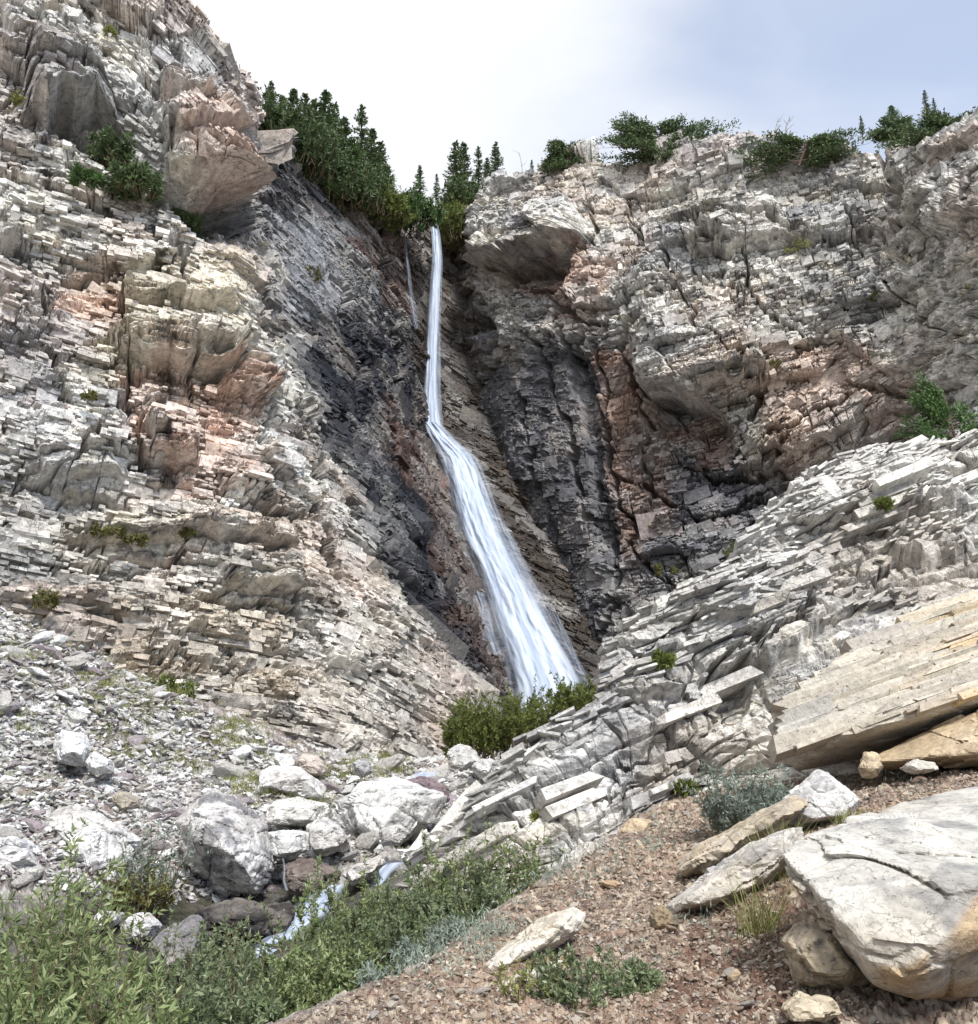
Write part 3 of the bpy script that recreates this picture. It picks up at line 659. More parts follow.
VR = build_sheet('cliff', WR2, 820, 860, featR, zonR, dict(S=1.0, big=1.15, bed=.8, frac=1.35), dict(warm=.3, grey=.62, stain=1.0), M_far, ang=angR, seed=37, bed_dir=.1, cracks=crkR, levels=[(1.9, 2.3, .7, .9, lambda a, c: .16 * (c < .8), .05, .6), (.85, 1.05, .5, .5, lambda a, c: .22, .06, .52), (.40, .62, .34, .35, lambda a, c: .22, .08, .48), (.17, .34, .2, .2, lambda a, c: .15, .12, .42)],
                 amp_mask=lambda px, py: 1 - .68 * sstep(650, 570, px) * sstep(320, 380, py), wetz=[([(440,225),(490,300),(560,600),(620,700),(500,700),(430,450)], 0, .9, 14)])

# ---- near outcrop on the right, its ridge falling to the stream
ridge = [(398,856,12.9),(440,826,12.3),(500,782,11.95),(560,742,12.0),(594,716,12.2),(612,664,12.6),(650,628,13.0),(705,586,13.4),(745,545,13.9),(790,506,14.5),(860,476,15.2),(925,452,15.6),(985,432,15.8),(1090,390,15.8),(1250,300,15.6)]
base =  [(425,872,12.3),(470,872,11.3),(520,868,10.9),(570,856,10.7),(620,828,11),(650,812,11.2),(685,800,11.5),(715,792,11.8),(745,785,12),(775,782,11.8),(820,780,11.3),(880,775,10.8),(985,760,10),(1090,740,9.4),(1250,700,9)]
Rg = np.array(ridge, float); Bs = np.array(base, float)
rows = []
for t, ty in [(0, 0), (.12, .10), (.3, .28), (.5, .5), (.7, .74), (.88, .92), (1.0, 1.0), (1.3, 1.0)]:
    q = Rg + (Bs - Rg) * t; q[:, 1] += (60 if t > 1 else 0); q[:, 2] = Rg[:, 2] + (Bs[:, 2] - Rg[:, 2]) * ty
    rows.append(at(q[:, 0], q[:, 1], q[:, 2]))
rows = np.array(rows)
WO = np.concatenate([[rows[0] + np.array([1.5, 9, -9.0]), rows[0] + np.array([.8, 4, -3.0]), rows[0] + np.array([.2, 1.2, -.35])], rows], 0)
featO = [
 ([(600,650),(690,600),(700,640),(680,700),(610,706)], .35, 'over'),
 ([(690,600),(800,560),(850,600),(800,660),(700,690)], .45, 'over'),
 ([(700,690),(742,660),(752,690),(740,735),(720,720)], -.7, 'cave'),
 ([(780,510),(850,475),(978,440),(978,520),(850,520),(790,545)], .5, 'over'),
 ([(470,812),(520,800),(600,762),(690,720),(700,735),(600,790),(480,830)], -.18, 'cave'),
 ([(880,520),(978,500),(978,560),(900,560)], .4, 'over'),
 ([(660,625),(720,560),(760,575),(740,630)], .3, 'over'),
]
zonO = [
 ([(600,650),(700,580),(800,500),(980,430),(980,520),(850,560),(760,640),(700,690),(620,700)], np.array([.52,.51,.49]), .6, 12),
 ([(850,500),(980,520),(980,600),(850,620),(760,660),(800,580)], np.array([.30,.26,.22]), .6, 18),
 ([(560,740),(700,700),(720,760),(600,820),(560,850)], GREY * 1.1, .6, 16),
 ([(640,740),(760,720),(860,740),(860,780),(650,800)], np.array([.36,.30,.23]), .6, 14),
 ([(620,740),(720,700),(715,790),(640,800)], np.array([.33,.27,.2]), .5, 10),
]
VO = build_sheet('rock_outcrop', WO, 600, 860, featO, zonO, dict(S=.42, big=.5, bed=.8, frac=.7, warp=.45, thin=.45, wide=1.2), dict(warm=.08, grey=.5, stain=.9), M_mid,
                 ang=0.42, seed=61, world_bed=True, bed_dir=.28, back=.35, full=.7, cracks=[(3,[(430,845),(520,800),(620,760),(700,740)]),(2.5,[(500,830),(600,795),(680,770)]),(4,[(700,690),(720,660),(760,640)]),(3,[(612,640),(660,690),(730,720)]),(2.5,[(640,660),(720,600),(800,560)]),(2.5,[(760,660),(820,600),(900,560)])], jumble=lambda px, py: sstep(700, 770, px) * sstep(680, 640, py) * .8,
                 levels=[(.30, 2.2, .4, 1.0, lambda a, c: .25, .02, .55), (.14, 1.3, .4, .8, lambda a, c: .6, .03, .48), (.07, .7, .28, .4, lambda a, c: .6, .06, .42)])

# ------------------------------------------------------------------ terrain (one smooth surface through surveyed points)
ctrl_px = [
 (0,610,27),(0,700,21.5),(0,790,16.5),(0,850,13.5),(-250,560,26),(-250,700,17),(-400,850,9),(-200,860,10),
 (100,668,29),(100,750,22.5),(100,830,16.5),(100,905,12.6),
 (200,715,30),(200,780,23.5),(200,850,17.5),(170,930,13.2),
 (300,752,31.5),(300,800,24),(300,850,18),(400,770,32),(430,800,24),(480,765,32),(540,745,40),(560,715,50),
 (330,905,14.6),(290,925,13.6),(250,965,12),(200,1005,10.9),(120,1080,9),(0,1060,8.2),(40,960,10.8),
 (280,1026,5.4),(340,1000,5.9),(400,972,6.5),(460,935,7.4),(500,905,8.1),(545,872,9.2),(600,850,10),(640,812,11.4),(700,792,12.2),(760,778,12.6),(900,765,11.4),(985,752,10.6),
 (350,930,11.3),(420,885,12.6),(440,985,8.6),(500,960,9.6),(380,1010,7.6),(540,915,10.3),(330,1040,6.9),(300,985,9.4),
 (500,1020,5.0),(600,960,6.0),(600,900,7.6),(700,1000,4.9),(700,900,7.0),(700,840,9.2),(780,860,7.3),(860,800,8.6),(985,780,8.6),(800,990,4.7),(985,1040,4.3),(880,900,5.8),
]
cp = np.array(ctrl_px, float); ctrl = at(cp[:, 0], cp[:, 1], cp[:, 2])
extra = np.array([[0,0,0.0],[0,-8,-.3],[-6,-6,-1.0],[6,-6,1.4],[5,2,1.5],[-4,2.5,-.6],[14,4,5],[16,-10,5],[-16,-10,1],[-14,3,.7],[-28,24,12],[0,-30,-1],[-30,-30,6],[30,-30,8],[26,12,10],[1.6,3.2,.32],[.4,3.0,.12]], float)
ctrl = np.concatenate([ctrl, extra], 0)
def tps_fit(X, z, lam=0.02):
    n = len(X); d = np.linalg.norm(X[:, None] - X[None], axis=-1) + 1e-9; K = d * d * np.log(d) + lam * np.eye(n)
    Pm = np.concatenate([np.ones((n, 1)), X], 1); A = np.zeros((n + 3, n + 3)); A[:n, :n] = K; A[:n, n:] = Pm; A[n:, :n] = Pm.T
    return np.linalg.solve(A, np.concatenate([z, np.zeros(3)]))
# fit in compressed coordinates so that near detail and far slopes weigh alike
tw = tps_fit(ctrl[:, :2], ctrl[:, 2])
def tz(x, y):
    x = np.asarray(x, float); y = np.asarray(y, float); s = tw[-3] + tw[-2] * x + tw[-1] * y
    for i in range(len(ctrl)):
        d2 = (x - ctrl[i, 0]) ** 2 + (y - ctrl[i, 1]) ** 2 + 1e-12; s = s + tw[i] * 0.5 * d2 * np.log(d2)
    return s
DIRT = np.array([.175, .14, .115], np.float32)
def dirt_mask(px, py): return sstep(-14, 14, poly_sd(px + 14*fbm2(px/30, py/30, 2, 3), py, [(250,1040),(340,1000),(400,972),(470,925),(520,885),(600,845),(650,800),(760,770),(1000,740),(2500,700),(2500,3000),(-200,3000)]))
def terrain(name, s, Y):
    """s = x/Y grid coordinate columns, Y rows"""
    S_, Y_ = np.meshgrid(s, Y); X_ = S_ * (Y_ + 1.0)
    ns, ny = max(2, len(s) // 12), max(2, len(Y) // 12)
    ss = np.linspace(0, len(s) - 1, ns); yy = np.linspace(0, len(Y) - 1, ny)
    sc = np.interp(ss, np.arange(len(s)), s); yc = np.interp(yy, np.arange(len(Y)), Y)
    a, b = np.meshgrid(sc, yc); zc = tz(a * (b + 1.0), b)
    # bilinear refine of the smooth surface
    fi = np.clip((np.arange(len(Y)) / (len(Y) - 1)) * (ny - 1), 0, ny - 1 - 1e-6); fj = np.clip((np.arange(len(s)) / (len(s) - 1)) * (ns - 1), 0, ns - 1 - 1e-6)
    i = fi.astype(int); j = fj.astype(int); fi = (fi - i)[:, None]; fj = (fj - j)[None]
    Z = (zc[i][:, j] * (1 - fi) + zc[i + 1][:, j] * fi) * (1 - fj) + (zc[i][:, j + 1] * (1 - fi) + zc[i + 1][:, j + 1] * fi) * fj
    X_ = X_.astype(np.float32); Yf = Y_.astype(np.float32)
    P = np.stack([X_, Yf, Z], -1); px, py = project(P)
    near = dirt_mask(px, py)
    x, y = X_, Yf + Z.astype(np.float32) * .8
    D = .9 * fbm2(x / 5, y / 5, 3, 201) * (1 - near) * sstep(6, 14, Yf) + .10 * fbm2(x / .9, y / .9, 4, 202)
    # loose stones of several sizes; each lies at its own tilt
    fa, ea, ia = facets(x + .2*fbm2(x, y, 2, 9), y, .62, .40, 203, 1.5); fb, eb, ib = facets(x, y, .28, .19, 204, 1.6); fc, ec, ic = facets(x, y, .085, .065, 205, 1.6); fd, ed, idd = facets(x, y, .036, .028, 206, 1.4)
    far = sstep(5, 14, Yf) * (1 - near * .8)
    D = D + far * (.12 * fa - .05 * sstep(.2, 0, ea) + .06 * fb - .04 * sstep(.2, 0, eb)) + .05 * fc * (1 - .5 * near) - .022 * sstep(.25, 0, ec) * (1 - .5 * near)
    D = D + (1 - sstep(9, 16, Yf)) * (.016 * fd - .010 * sstep(.3, 0, ed))
    Z2 = Z + D
    c = np.broadcast_to(np.array([.50, .49, .475], np.float32), X_.shape + (3,)).copy()
    c = mix(c, (.26,.22,.19), .7 * sstep(-.05, .25, fbm2(x / 2.4, y / 1.6, 4, 210)))
    c = mix(c, (.24,.18,.155), .6 * sstep(.0, .2, fbm2(x / 7, y / 4, 3, 211)) )
    kk = (.55 + .75 * ((ia * 7.1) % 1)) * (.6 + .7 * ((ib * 5.3) % 1))
    c = c * kk[..., None]
    c = mix(c, (.60,.59,.57), .85 * (((ib * 3.7) % 1) > .80)); c = mix(c, (.56,.55,.53), .8 * (((ia * 17.7) % 1) > .84))
    c = mix(c, (.22,.195,.205), .6 * (((ib * 23.7) % 1) > .93))
    # greenish growth between the stones
    c = mix(c, (.10,.12,.045), (1 - near) * .7 * sstep(.1, .3, fbm2(x / 1.6, y / 1.1, 4, 212)) * (ib > .35))
    # dirt slope: red-brown soil and flat chips
    dc = np.broadcast_to(DIRT, X_.shape + (3,)).copy()
    dc = mix(dc, (.31,.235,.175), sstep(-.15, .25, fbm2(x / .8, y / .8, 4, 213)))
    ch = (ic * 9.7) % 1; cf = (idd * 6.1) % 1
    dc = mix(dc, (.40,.33,.25), .85 * (ch > .70)); dc = mix(dc, (.30,.21,.16), .8 * (ch < .2)); dc = mix(dc, (.46,.40,.32), .8 * (cf > .82)); dc = mix(dc, (.16,.10,.075), .7 * (cf < .2))
    red = sstep(-30, 30, poly_sd(px, py, [(700,900),(800,880),(830,1040),(640,1040),(660,960)]))
    dc = mix(dc, (.15,.085,.06), red * .7 * (cf < .86))
    dc = dc * (.75 + .5 * ((idd * 31.1) % 1))[..., None]
    c = mix(c, 0, near) + dc * near[..., None]
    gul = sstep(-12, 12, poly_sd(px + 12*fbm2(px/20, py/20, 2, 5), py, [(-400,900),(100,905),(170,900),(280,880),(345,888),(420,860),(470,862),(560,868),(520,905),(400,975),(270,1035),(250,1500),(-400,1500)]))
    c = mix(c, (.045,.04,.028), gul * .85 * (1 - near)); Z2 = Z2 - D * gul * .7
    wet = sstep(.7, 0, 0 * Yf + 1)
    P2 = np.stack([X_, Yf, Z2], -1)
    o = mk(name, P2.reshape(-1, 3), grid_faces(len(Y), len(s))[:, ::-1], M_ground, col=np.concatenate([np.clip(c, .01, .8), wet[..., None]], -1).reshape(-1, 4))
    tag(o, kind='structure'); return o
tY = np.exp(np.linspace(math.log(2.2), math.log(66), 900)); tS = np.linspace(-.86, .86, 1000)
terrain('ground', tS, tY)
# the rest of the ground: behind and beside the viewer, out to the horizon
def far_ground():
    r = np.concatenate([np.linspace(-1, 1, 121)]); g = np.sign(r) * (np.abs(r) ** 3 * 900 + np.abs(r) * 30)
    X, Y = np.meshgrid(g, g); Z = tz(np.clip(X, -32, 30), np.clip(Y, -32, 60)) - .35
    inside = (Y > 1.5) & (np.abs(X) < .9 * (Y + 1)) & (Y < 70); Z = np.where(inside, Z - 2.5, Z)
    Z = Z + .5 * fbm2(X / 4, Y / 4, 3, 8)
    Z = np.where(Y > 75, -6, Z)
    c = np.broadcast_to(np.array([.27, .24, .2, 0], np.float32), X.shape + (4,))
    o = mk('terrain', np.stack([X, Y, Z], -1).reshape(-1, 3), grid_faces(len(g), len(g))[:, ::-1], M_ground, col=c.reshape(-1, 4)); tag(o, kind='structure')
far_ground()

# ------------------------------------------------------------------ water
def ribbon(name, pts, mat, nu=40, nv=300, bow=.25, seed=0, amp=.12, parent=None, side=None):
    """pts: (px, py, half width px, Y)"""
    A = np.array(pts, float); Q = catmull(A, nv); c = at(Q[:, 0], Q[:, 1], Q[:, 3]); hw = Q[:, 2] * Q[:, 3] / F * 1.05
    u = np.linspace(-1, 1, nu); seg = np.concatenate([[0], np.cumsum(np.linalg.norm(np.diff(c, axis=0), axis=1))])
    U, Vv = np.meshgrid(u, seg)
    V = c[:, None] + np.stack([U * hw[:, None], 0 * U, 0 * U], -1)
    V[..., 1] -= (bow * (1 - U ** 2) + amp * 2 * fbm2(U * 5 + 9, Vv * .45, 4, seed) + amp * fbm2(U * 12, Vv * .8, 3, seed + 3))
    V[..., 0] += amp * .6 * fbm2(U * 2 + 4, Vv * .5, 3, seed + 7) * 1
    uv = np.stack([(U + 1) / 2, Vv], -1)
    o = mk(name, V.reshape(-1, 3), grid_faces(nv, nu), mat, parent=parent, uv=uv.reshape(-1, 2), smooth=True)
    return o
wf = ribbon('waterfall', [(434,224,4.5,64.5),(436,240,6,64.2),(437,262,6.5,63.8),(435,300,7.5,63.4),(433,345,8.5,63),(432,390,10,62.6),(432,418,12,62.2),(433,434,13,61.9)], M_fall, seed=3, amp=.05, bow=.15)
tag(wf, kind='structure')
lf = ribbon('lower_cascade', [(431,424,11,61.9),(443,440,15,61.2),(458,458,21,60.2),(466,480,23,59.2),(474,505,25,58.2),(485,535,27,57),(500,565,28,55.7),(513,595,30,54.5),(524,625,33,53.3),(538,655,38,52.2),(550,685,41,51),(556,715,42,50)], M_fall, nu=70, nv=420, seed=5, amp=.12, bow=.4, parent=wf)
v1 = ribbon('side_veil', [(452,515,6,58.4),(458,540,7,57.6),(470,570,9,56.2),(480,600,12,54.8),(488,630,14,53.6),(496,655,12,52.6)], M_veil, seed=8, parent=wf)
v2 = ribbon('side_veil', [(540,590,2,55.4),(552,610,4,54.6),(566,640,5,53.4),(582,675,6,52.2)], M_veil, seed=9, parent=wf)
v3 = ribbon('side_veil', [(404,232,2,62.2),(407,262,2.5,61.6),(412,300,3,61.0),(417,330,4,60.6)], M_veil, seed=10, parent=wf)
# the stream between the boulders
st = ribbon('stream', [(392,862,14,15.6),(383,872,10,15.3),(376,886,7,15.0),(366,900,8,14.7)], M_stream, nu=30, nv=80, seed=12, amp=.03, bow=.06)
tag(st, kind='structure')
ribbon('cascade_run', [(338,884,9,14.2),(324,896,17,13.6),(308,912,22,13.0),(292,928,18,12.7),(272,948,22,12.3),(248,975,26,11.7),(218,1005,34,11.0),(190,1040,50,10.2)], M_stream, nu=50, nv=160, seed=13, amp=.05, bow=.06, parent=st)
ribbon('cascade_thread', [(283,858,1.0,14.1),(285,868,1.2,14.0),(284,880,1.6,13.9),(287,890,2,13.8)], M_veil, nu=16, nv=60, seed=14, amp=.01, bow=.03, parent=st)
ribbon('cascade_run', [(428,772,14,24.5),(420,778,12,23.5),(410,783,9,22.3)], M_stream, nu=20, nv=40, seed=15, amp=.02, bow=.05, parent=st)

# ------------------------------------------------------------------ boulders
_ico = {}
def ico(n):
    if n not in _ico:
        bm = bmesh.new(); bmesh.ops.create_icosphere(bm, subdivisions=n, radius=1)
        _ico[n] = (np.array([v.co[:] for v in bm.verts], np.float32), np.array([[v.index for v in f.verts] for f in bm.faces], np.int32)); bm.free()
    return _ico[n]
def hull_planes(pts):
    bm = bmesh.new(); [bm.verts.new(p) for p in pts]
    r = bmesh.ops.convex_hull(bm, input=bm.verts[:]); bm.normal_update()
    c = Vector(np.mean(pts, 0)); out = set()
    for f in bm.faces:
        n = f.normal; d = n.dot(f.verts[0].co - c)
        if d < 0: n = -n; d = -d
        if f.calc_area() > 1e-7: out.add((round(n.x, 4), round(n.y, 4), round(n.z, 4), round(max(d, 1e-3), 5)))
    bm.free(); a = np.array(sorted(out), np.float32); return np.array(c), a[:, :3], a[:, 3]
def rock_from_hull(pts, sub=5, seed=1, rough=.05, bed=(0, .2, 1), bedh=.12, beda=.02, facet=.35, facet_a=.03, sharp=90, cracks=0, chips=7, chip=(.74, .94)):
    pts = np.array(pts, float); c, n, d = hull_planes(pts)
    pc = np.random.default_rng(seed + 900); ch_ = np.linalg.qr(pc.normal(size=(3, 3)))[0]; c2_ = np.linalg.qr(pc.normal(size=(3, 3)))[0]; en = np.concatenate([ch_, -ch_, c2_])[:chips]; chips = len(en)
    ed = ((pts - c) @ en.T).max(0) * pc.uniform(chip[0], chip[1], chips); n = np.concatenate([n, en.astype(np.float32)]); d = np.concatenate([d, ed.astype(np.float32)]); ext = pts.max(0) - pts.min(0) + 1e-3
    dirs, Fc = ico(sub); dirs = dirs * (ext ** .75).astype(np.float32); dirs /= np.linalg.norm(dirs, axis=1, keepdims=True)
    dn = np.clip(dirs @ n.T, 1e-4, None) / d
    r = 1 / (np.sum((dn / dn.max(1, keepdims=True)) ** sharp, 1) ** (1 / sharp) * dn.max(1))
    V = dirs * r[:, None]; x, y, z = V.T
    s = facet
    f1, e1, i1, cc = vor3(x / s, y / s, z / s * 1.3, seed)
    t = sum(((i1 * k) % 1 - .5) * q for k, q in zip((7.1, 13.3, 23.7), cc))
    D = facet_a * ((i1 - .5) + 1.8 * t) - facet_a * .5 * sstep(.08, 0, e1 - f1)
    f2, e2, i2, cc2 = vor3(x / s * 3 + 5, y / s * 3, z / s * 3.6, seed + 4); t = sum(((i2 * k) % 1 - .5) * q for k, q in zip((7.1, 13.3, 23.7), cc2))
    D = D + facet_a * .28 * ((i2 - .5) + 1.8 * t)
    b = np.array(bed, float); b /= np.linalg.norm(b); h = (V @ b.astype(np.float32)) / bedh + .8 * fbm3(x / s, y / s, z / s, 3, seed + 7)
    row = np.floor(h); fr = h - row; D = D + beda * (hsh(row, 1, 0, seed) - .5) * 2 - beda * sstep(.16, 0, np.minimum(fr, 1 - fr)) * (hsh(row, 3, 0, seed) > .45)
    D = D + rough * fbm3(x / s * .8, y / s * .8, z / s * .8, 4, seed + 8) + rough * .35 * fbm3(x / s * 6, y / s * 6, z / s * 6, 3, seed + 9)
    for q in range(cracks):
        pr = np.random.default_rng(seed * 31 + q); nn = pr.normal(size=3); nn /= np.linalg.norm(nn); off = pr.uniform(-.3, .3) * ext.mean()
        w = V @ nn.astype(np.float32) - off + .18 * s * fbm3(x / s * 1.5, y / s * 1.5, z / s * 1.5, 4, seed + 50 + q) * 2
        D = D - .07 * s * sstep(.085 * s + .004, 0, np.abs(w)) * sstep(-.15, .1, fbm3(x / s, y / s, z / s, 2, seed + 70 + q))
    V = V + dirs * D[:, None] + c
    return V, Fc, (i1, i2, row)
def rock_paint(V, ids, base, seed, alt=None, altm=.4, lichen=.4, scale=.3, streak=None):
    x, y, z = (V - V.mean(0)).T / scale
    c = np.broadcast_to(np.asarray(base, np.float32), V.shape).astype(np.float32).copy()
    if alt is not None: c = mix(c, alt, altm * sstep(-.15, .2, fbm3(x / 2, y / 2, z / 1.2, 4, seed)))
    c = mix(c, SLATE * 1.4, lichen * sstep(.10, .30, fbm3(x * 2.2, y * 2.2, z * 3.5, 4, seed + 1) + .25 * fbm3(x / 2, y / 2, z / 2, 2, seed + 2)))
    c = c * (.85 + .3 * ids[1])[:, None] * (.93 + .14 * ids[0])[:, None]
    if streak: c = mix(c, streak[0], streak[1] * sstep(.0, .3, fbm3(x * .6, y * .6, z * 4, 3, seed + 3)))
    return np.concatenate([np.clip(c, .012, .85), np.zeros((len(V), 1), np.float32)], 1)
def outline_hull(poly, Y, depth, lean=0.0, seed=0, front=.62):
    """outline in the photograph standing at distance Y, with a front and a back of its own"""
    P = np.array(poly, float); c = P.mean(0); pr = np.random.default_rng(seed); pts = []
    ymin, ymax = P[:, 1].min(), P[:, 1].max()
    for p in P:
        t = (p[1] - ymin) / (ymax - ymin)                     # 0 top 1 bottom
        pts.append(at(p[0], p[1], Y + lean * depth * (.5 - t) + pr.uniform(-.08, .08) * depth))
    for p in P:
        q = c + (p - c) * front * pr.uniform(.85, 1.1); t = (q[1] - ymin) / (ymax - ymin)
        pts.append(at(q[0], q[1], Y - depth * .5 * pr.uniform(.8, 1.1) + lean * depth * (.5 - t)))
        q = c + (p - c) * .7; w = at(q[0], q[1], Y); w[1] += depth * .5; w[2] += -.1 * depth; pts.append(w)
    return pts
def boulder(name, label, poly, Y, depth, base, sub=5, seed=1, cat='boulder', group=None, mat=None, lean=.3, alt=None, altm=.4, lichen=.4, pts=None, streak=None, front=.62, zones=(), **kw):
    pts = pts if pts is not None else outline_hull(poly, Y, depth, lean, seed, front)
    V, Fc, ids = rock_from_hull(pts, sub, seed, **kw)
    sz = float(np.mean(np.ptp(V, axis=0)))
    c = rock_paint(V, ids, base, seed, alt, altm, lichen, sz * .35, streak)
    for po, zc, zs in zones:
        qx, qy = project(V.astype(float)); qx = qx + 10 * n3(*(V.T * 5), seed); m = sstep(-4, 4, poly_sd(qx, qy, po)) * zs * sstep(-.45, -.05, fbm3(*(V.T * 3), 3, seed + 5)); c[:, :3] = mix(c[:, :3], zc, m)
    loc = V.mean(0).copy(); loc[2] = V[:, 2].min()
    o = mk(name, V, Fc, mat or M_near, col=c, loc=loc)
    return tag(o, label, cat, group)

WHITE = (.56, .555, .54); BW = (.42, .42, .42)
# right foreground
big_pts = [at(*p) for p in [(776,846,4.9),(798,838,5.3),(860,812,6.0),(930,796,6.6),(985,784,6.9),(1120,770,7.0),(1200,860,5.6),
   (779,858,4.8),(812,892,4.5),(845,930,4.25),(868,955,4.1),(906,966,3.98),(945,938,4.05),(985,884,4.3),(1100,890,4.4),
   (868,992,4.35),(915,1010,4.35),(985,996,4.5),(1100,985,4.9),(840,960,4.8),
   (960,800,7.4),(1000,1000,6.5),(880,930,6.4),(800,870,5.6)]]
boulder('boulder', 'huge cream white boulder with dark cracks and a tan lower face, at the right edge', None, 0, 0, (.50,.48,.44), sub=7, seed=5, pts=big_pts, alt=(.50,.43,.33), altm=.35, lichen=.55, chips=6, chip=(.90, .99),
        rough=.035, bed=(-.25, .5, 1), bedh=.34, beda=.02, facet=.6, facet_a=.05, cracks=5, zones=[([(862,962),(906,968),(945,942),(985,886),(1250,880),(1250,1060),(850,1060)], (.40,.30,.19), .95), ([(775,855),(845,935),(870,1000),(800,1000)], (.34,.27,.2), .7)])
boulder('boulder', 'tan rough boulder wedged under the huge white boulder', [(783,940),(800,918),(850,930),(878,975),(850,992),(800,985)], 4.75, .5, (.40,.34,.25), sub=5, seed=6, alt=(.2,.17,.13), lichen=.5, facet=.2, facet_a=.02, rough=.02, beda=.01)
boulder('boulder', 'long pale slab lying aslant on the dirt beside the grass, pointing down to the left', [(655,915),(700,880),(745,845),(800,820),(812,840),(770,885),(720,915),(668,930)], 7.0, .8, (.52,.50,.47), sub=6, seed=7, alt=(.42,.35,.26), lichen=.5, facet=.3, facet_a=.03, bed=(-.6, .3, 1), bedh=.1, beda=.02, cracks=2)
boulder('boulder', 'layered tan slab behind the long pale slab, below the grey sage shrub', [(672,870),(690,845),(740,820),(800,790),(812,806),(745,850),(700,880)], 7.9, .7, (.42,.35,.26), sub=6, seed=8, alt=(.5,.48,.44), lichen=.35, facet=.28, facet_a=.03, bed=(-.5, .3, 1), bedh=.08, beda=.03, cracks=1)
boulder('boulder', 'pale grey pyramid shaped boulder below the overhanging tan slab', [(776,812),(790,790),(818,766),(832,770),(862,800),(850,822),(800,832)], 8.4, .8, (.58,.57,.56), sub=6, seed=9, alt=(.45,.36,.25), altm=.25, lichen=.25, facet=.4, facet_a=.03, beda=.005, rough=.02, cracks=1)
boulder('boulder', 'small brown stump shaped rock at the low end of the long pale slab', [(648,915),(660,903),(680,922),(676,934),(655,930)], 6.55, .18, (.30,.23,.15), sub=4, seed=10, alt=(.2,.15,.1), facet=.06, facet_a=.012, rough=.01, bedh=.02, beda=.006)
boulder('boulder', 'long white cracked rock half sunk in the middle of the dirt slope', [(474,975),(500,952),(545,918),(580,903),(590,912),(586,928),(560,945),(500,975),(482,982)], 6.25, .55, (.60,.56,.49), sub=6, seed=11, alt=(.45,.36,.25), altm=.3, lichen=.1, facet=.22, facet_a=.03, bed=(-.5, .2, 1), bedh=.12, beda=.012, cracks=4, lean=.6)
boulder('boulder', 'flat white rock just above the low green shrub on the dirt slope', [(472,1000),(490,985),(530,968),(566,958),(556,975),(520,995),(480,1010)], 5.75, .5, (.60,.57,.50), sub=5, seed=12, alt=(.45,.36,.25), altm=.2, lichen=.1, facet=.2, facet_a=.02, beda=.006, cracks=2, lean=.7)
small = [('tan block with a flat top at the foot of the outcrop', [(618,832),(632,820),(655,820),(652,834),(626,842)], 9.9, .35, (.48,.38,.26)),
 ('pale wedge shaped rock lower on the dirt slope, below the tan block', [(598,852),(604,847),(632,848),(622,856),(604,868)], 9.0, .3, (.52,.46,.36)),
 ('upright tan stone standing under the layered slab', [(858,768),(864,750),(880,752),(884,766),(876,778),(862,778)], 9.4, .2, (.50,.41,.29)),
 ('low pale stone to the right of the upright tan stone', [(900,766),(915,759),(935,762),(940,770),(915,775)], 8.9, .25, (.50,.47,.42)),
 ('thin flat tan stone on the dirt slope', [(598,882),(612,879),(624,884),(612,890)], 7.9, .12, (.42,.31,.2)),
 ('brown tile shaped stone at the edge above the willow thicket', [(524,892),(530,886),(548,884),(546,892),(530,896)], 8.6, .12, (.36,.24,.17)),
 ('small orange brown stone at the top edge of the willow thicket', [(504,916),(510,908),(520,906),(518,916),(510,920)], 8.0, .1, (.42,.28,.18)),
 ('dark oval pebble at the bottom of the dirt slope', [(432,1000),(440,995),(452,996),(456,1002),(444,1005)], 5.6, .06, (.17,.13,.13)),
 ('flat cream stone lying under the brown stump shaped rock', [(782,1006),(800,992),(835,998),(850,1012),(820,1024),(790,1024)], 4.35, .25, (.50,.43,.32)),
 ('small grey chip on the red soil', [(756,972),(766,966),(770,974),(762,978)], 5.2, .04, (.42,.40,.38)),
 ('small tan chip on the red soil', [(726,978),(736,968),(742,974),(734,984)], 5.05, .04, (.45,.36,.24))]
small[8] = ('flat cream stone at the bottom edge, under the tan rough boulder',) + small[8][1:]
for k, (lb, po, Y, d, b) in enumerate(small):
    boulder('rock', lb, po, Y, d, b, sub=4, seed=30 + k, cat='rock', facet=max(.05, d * .5), facet_a=d * .06, rough=d * .05, bedh=d * .3, beda=d * .02, lichen=.15)
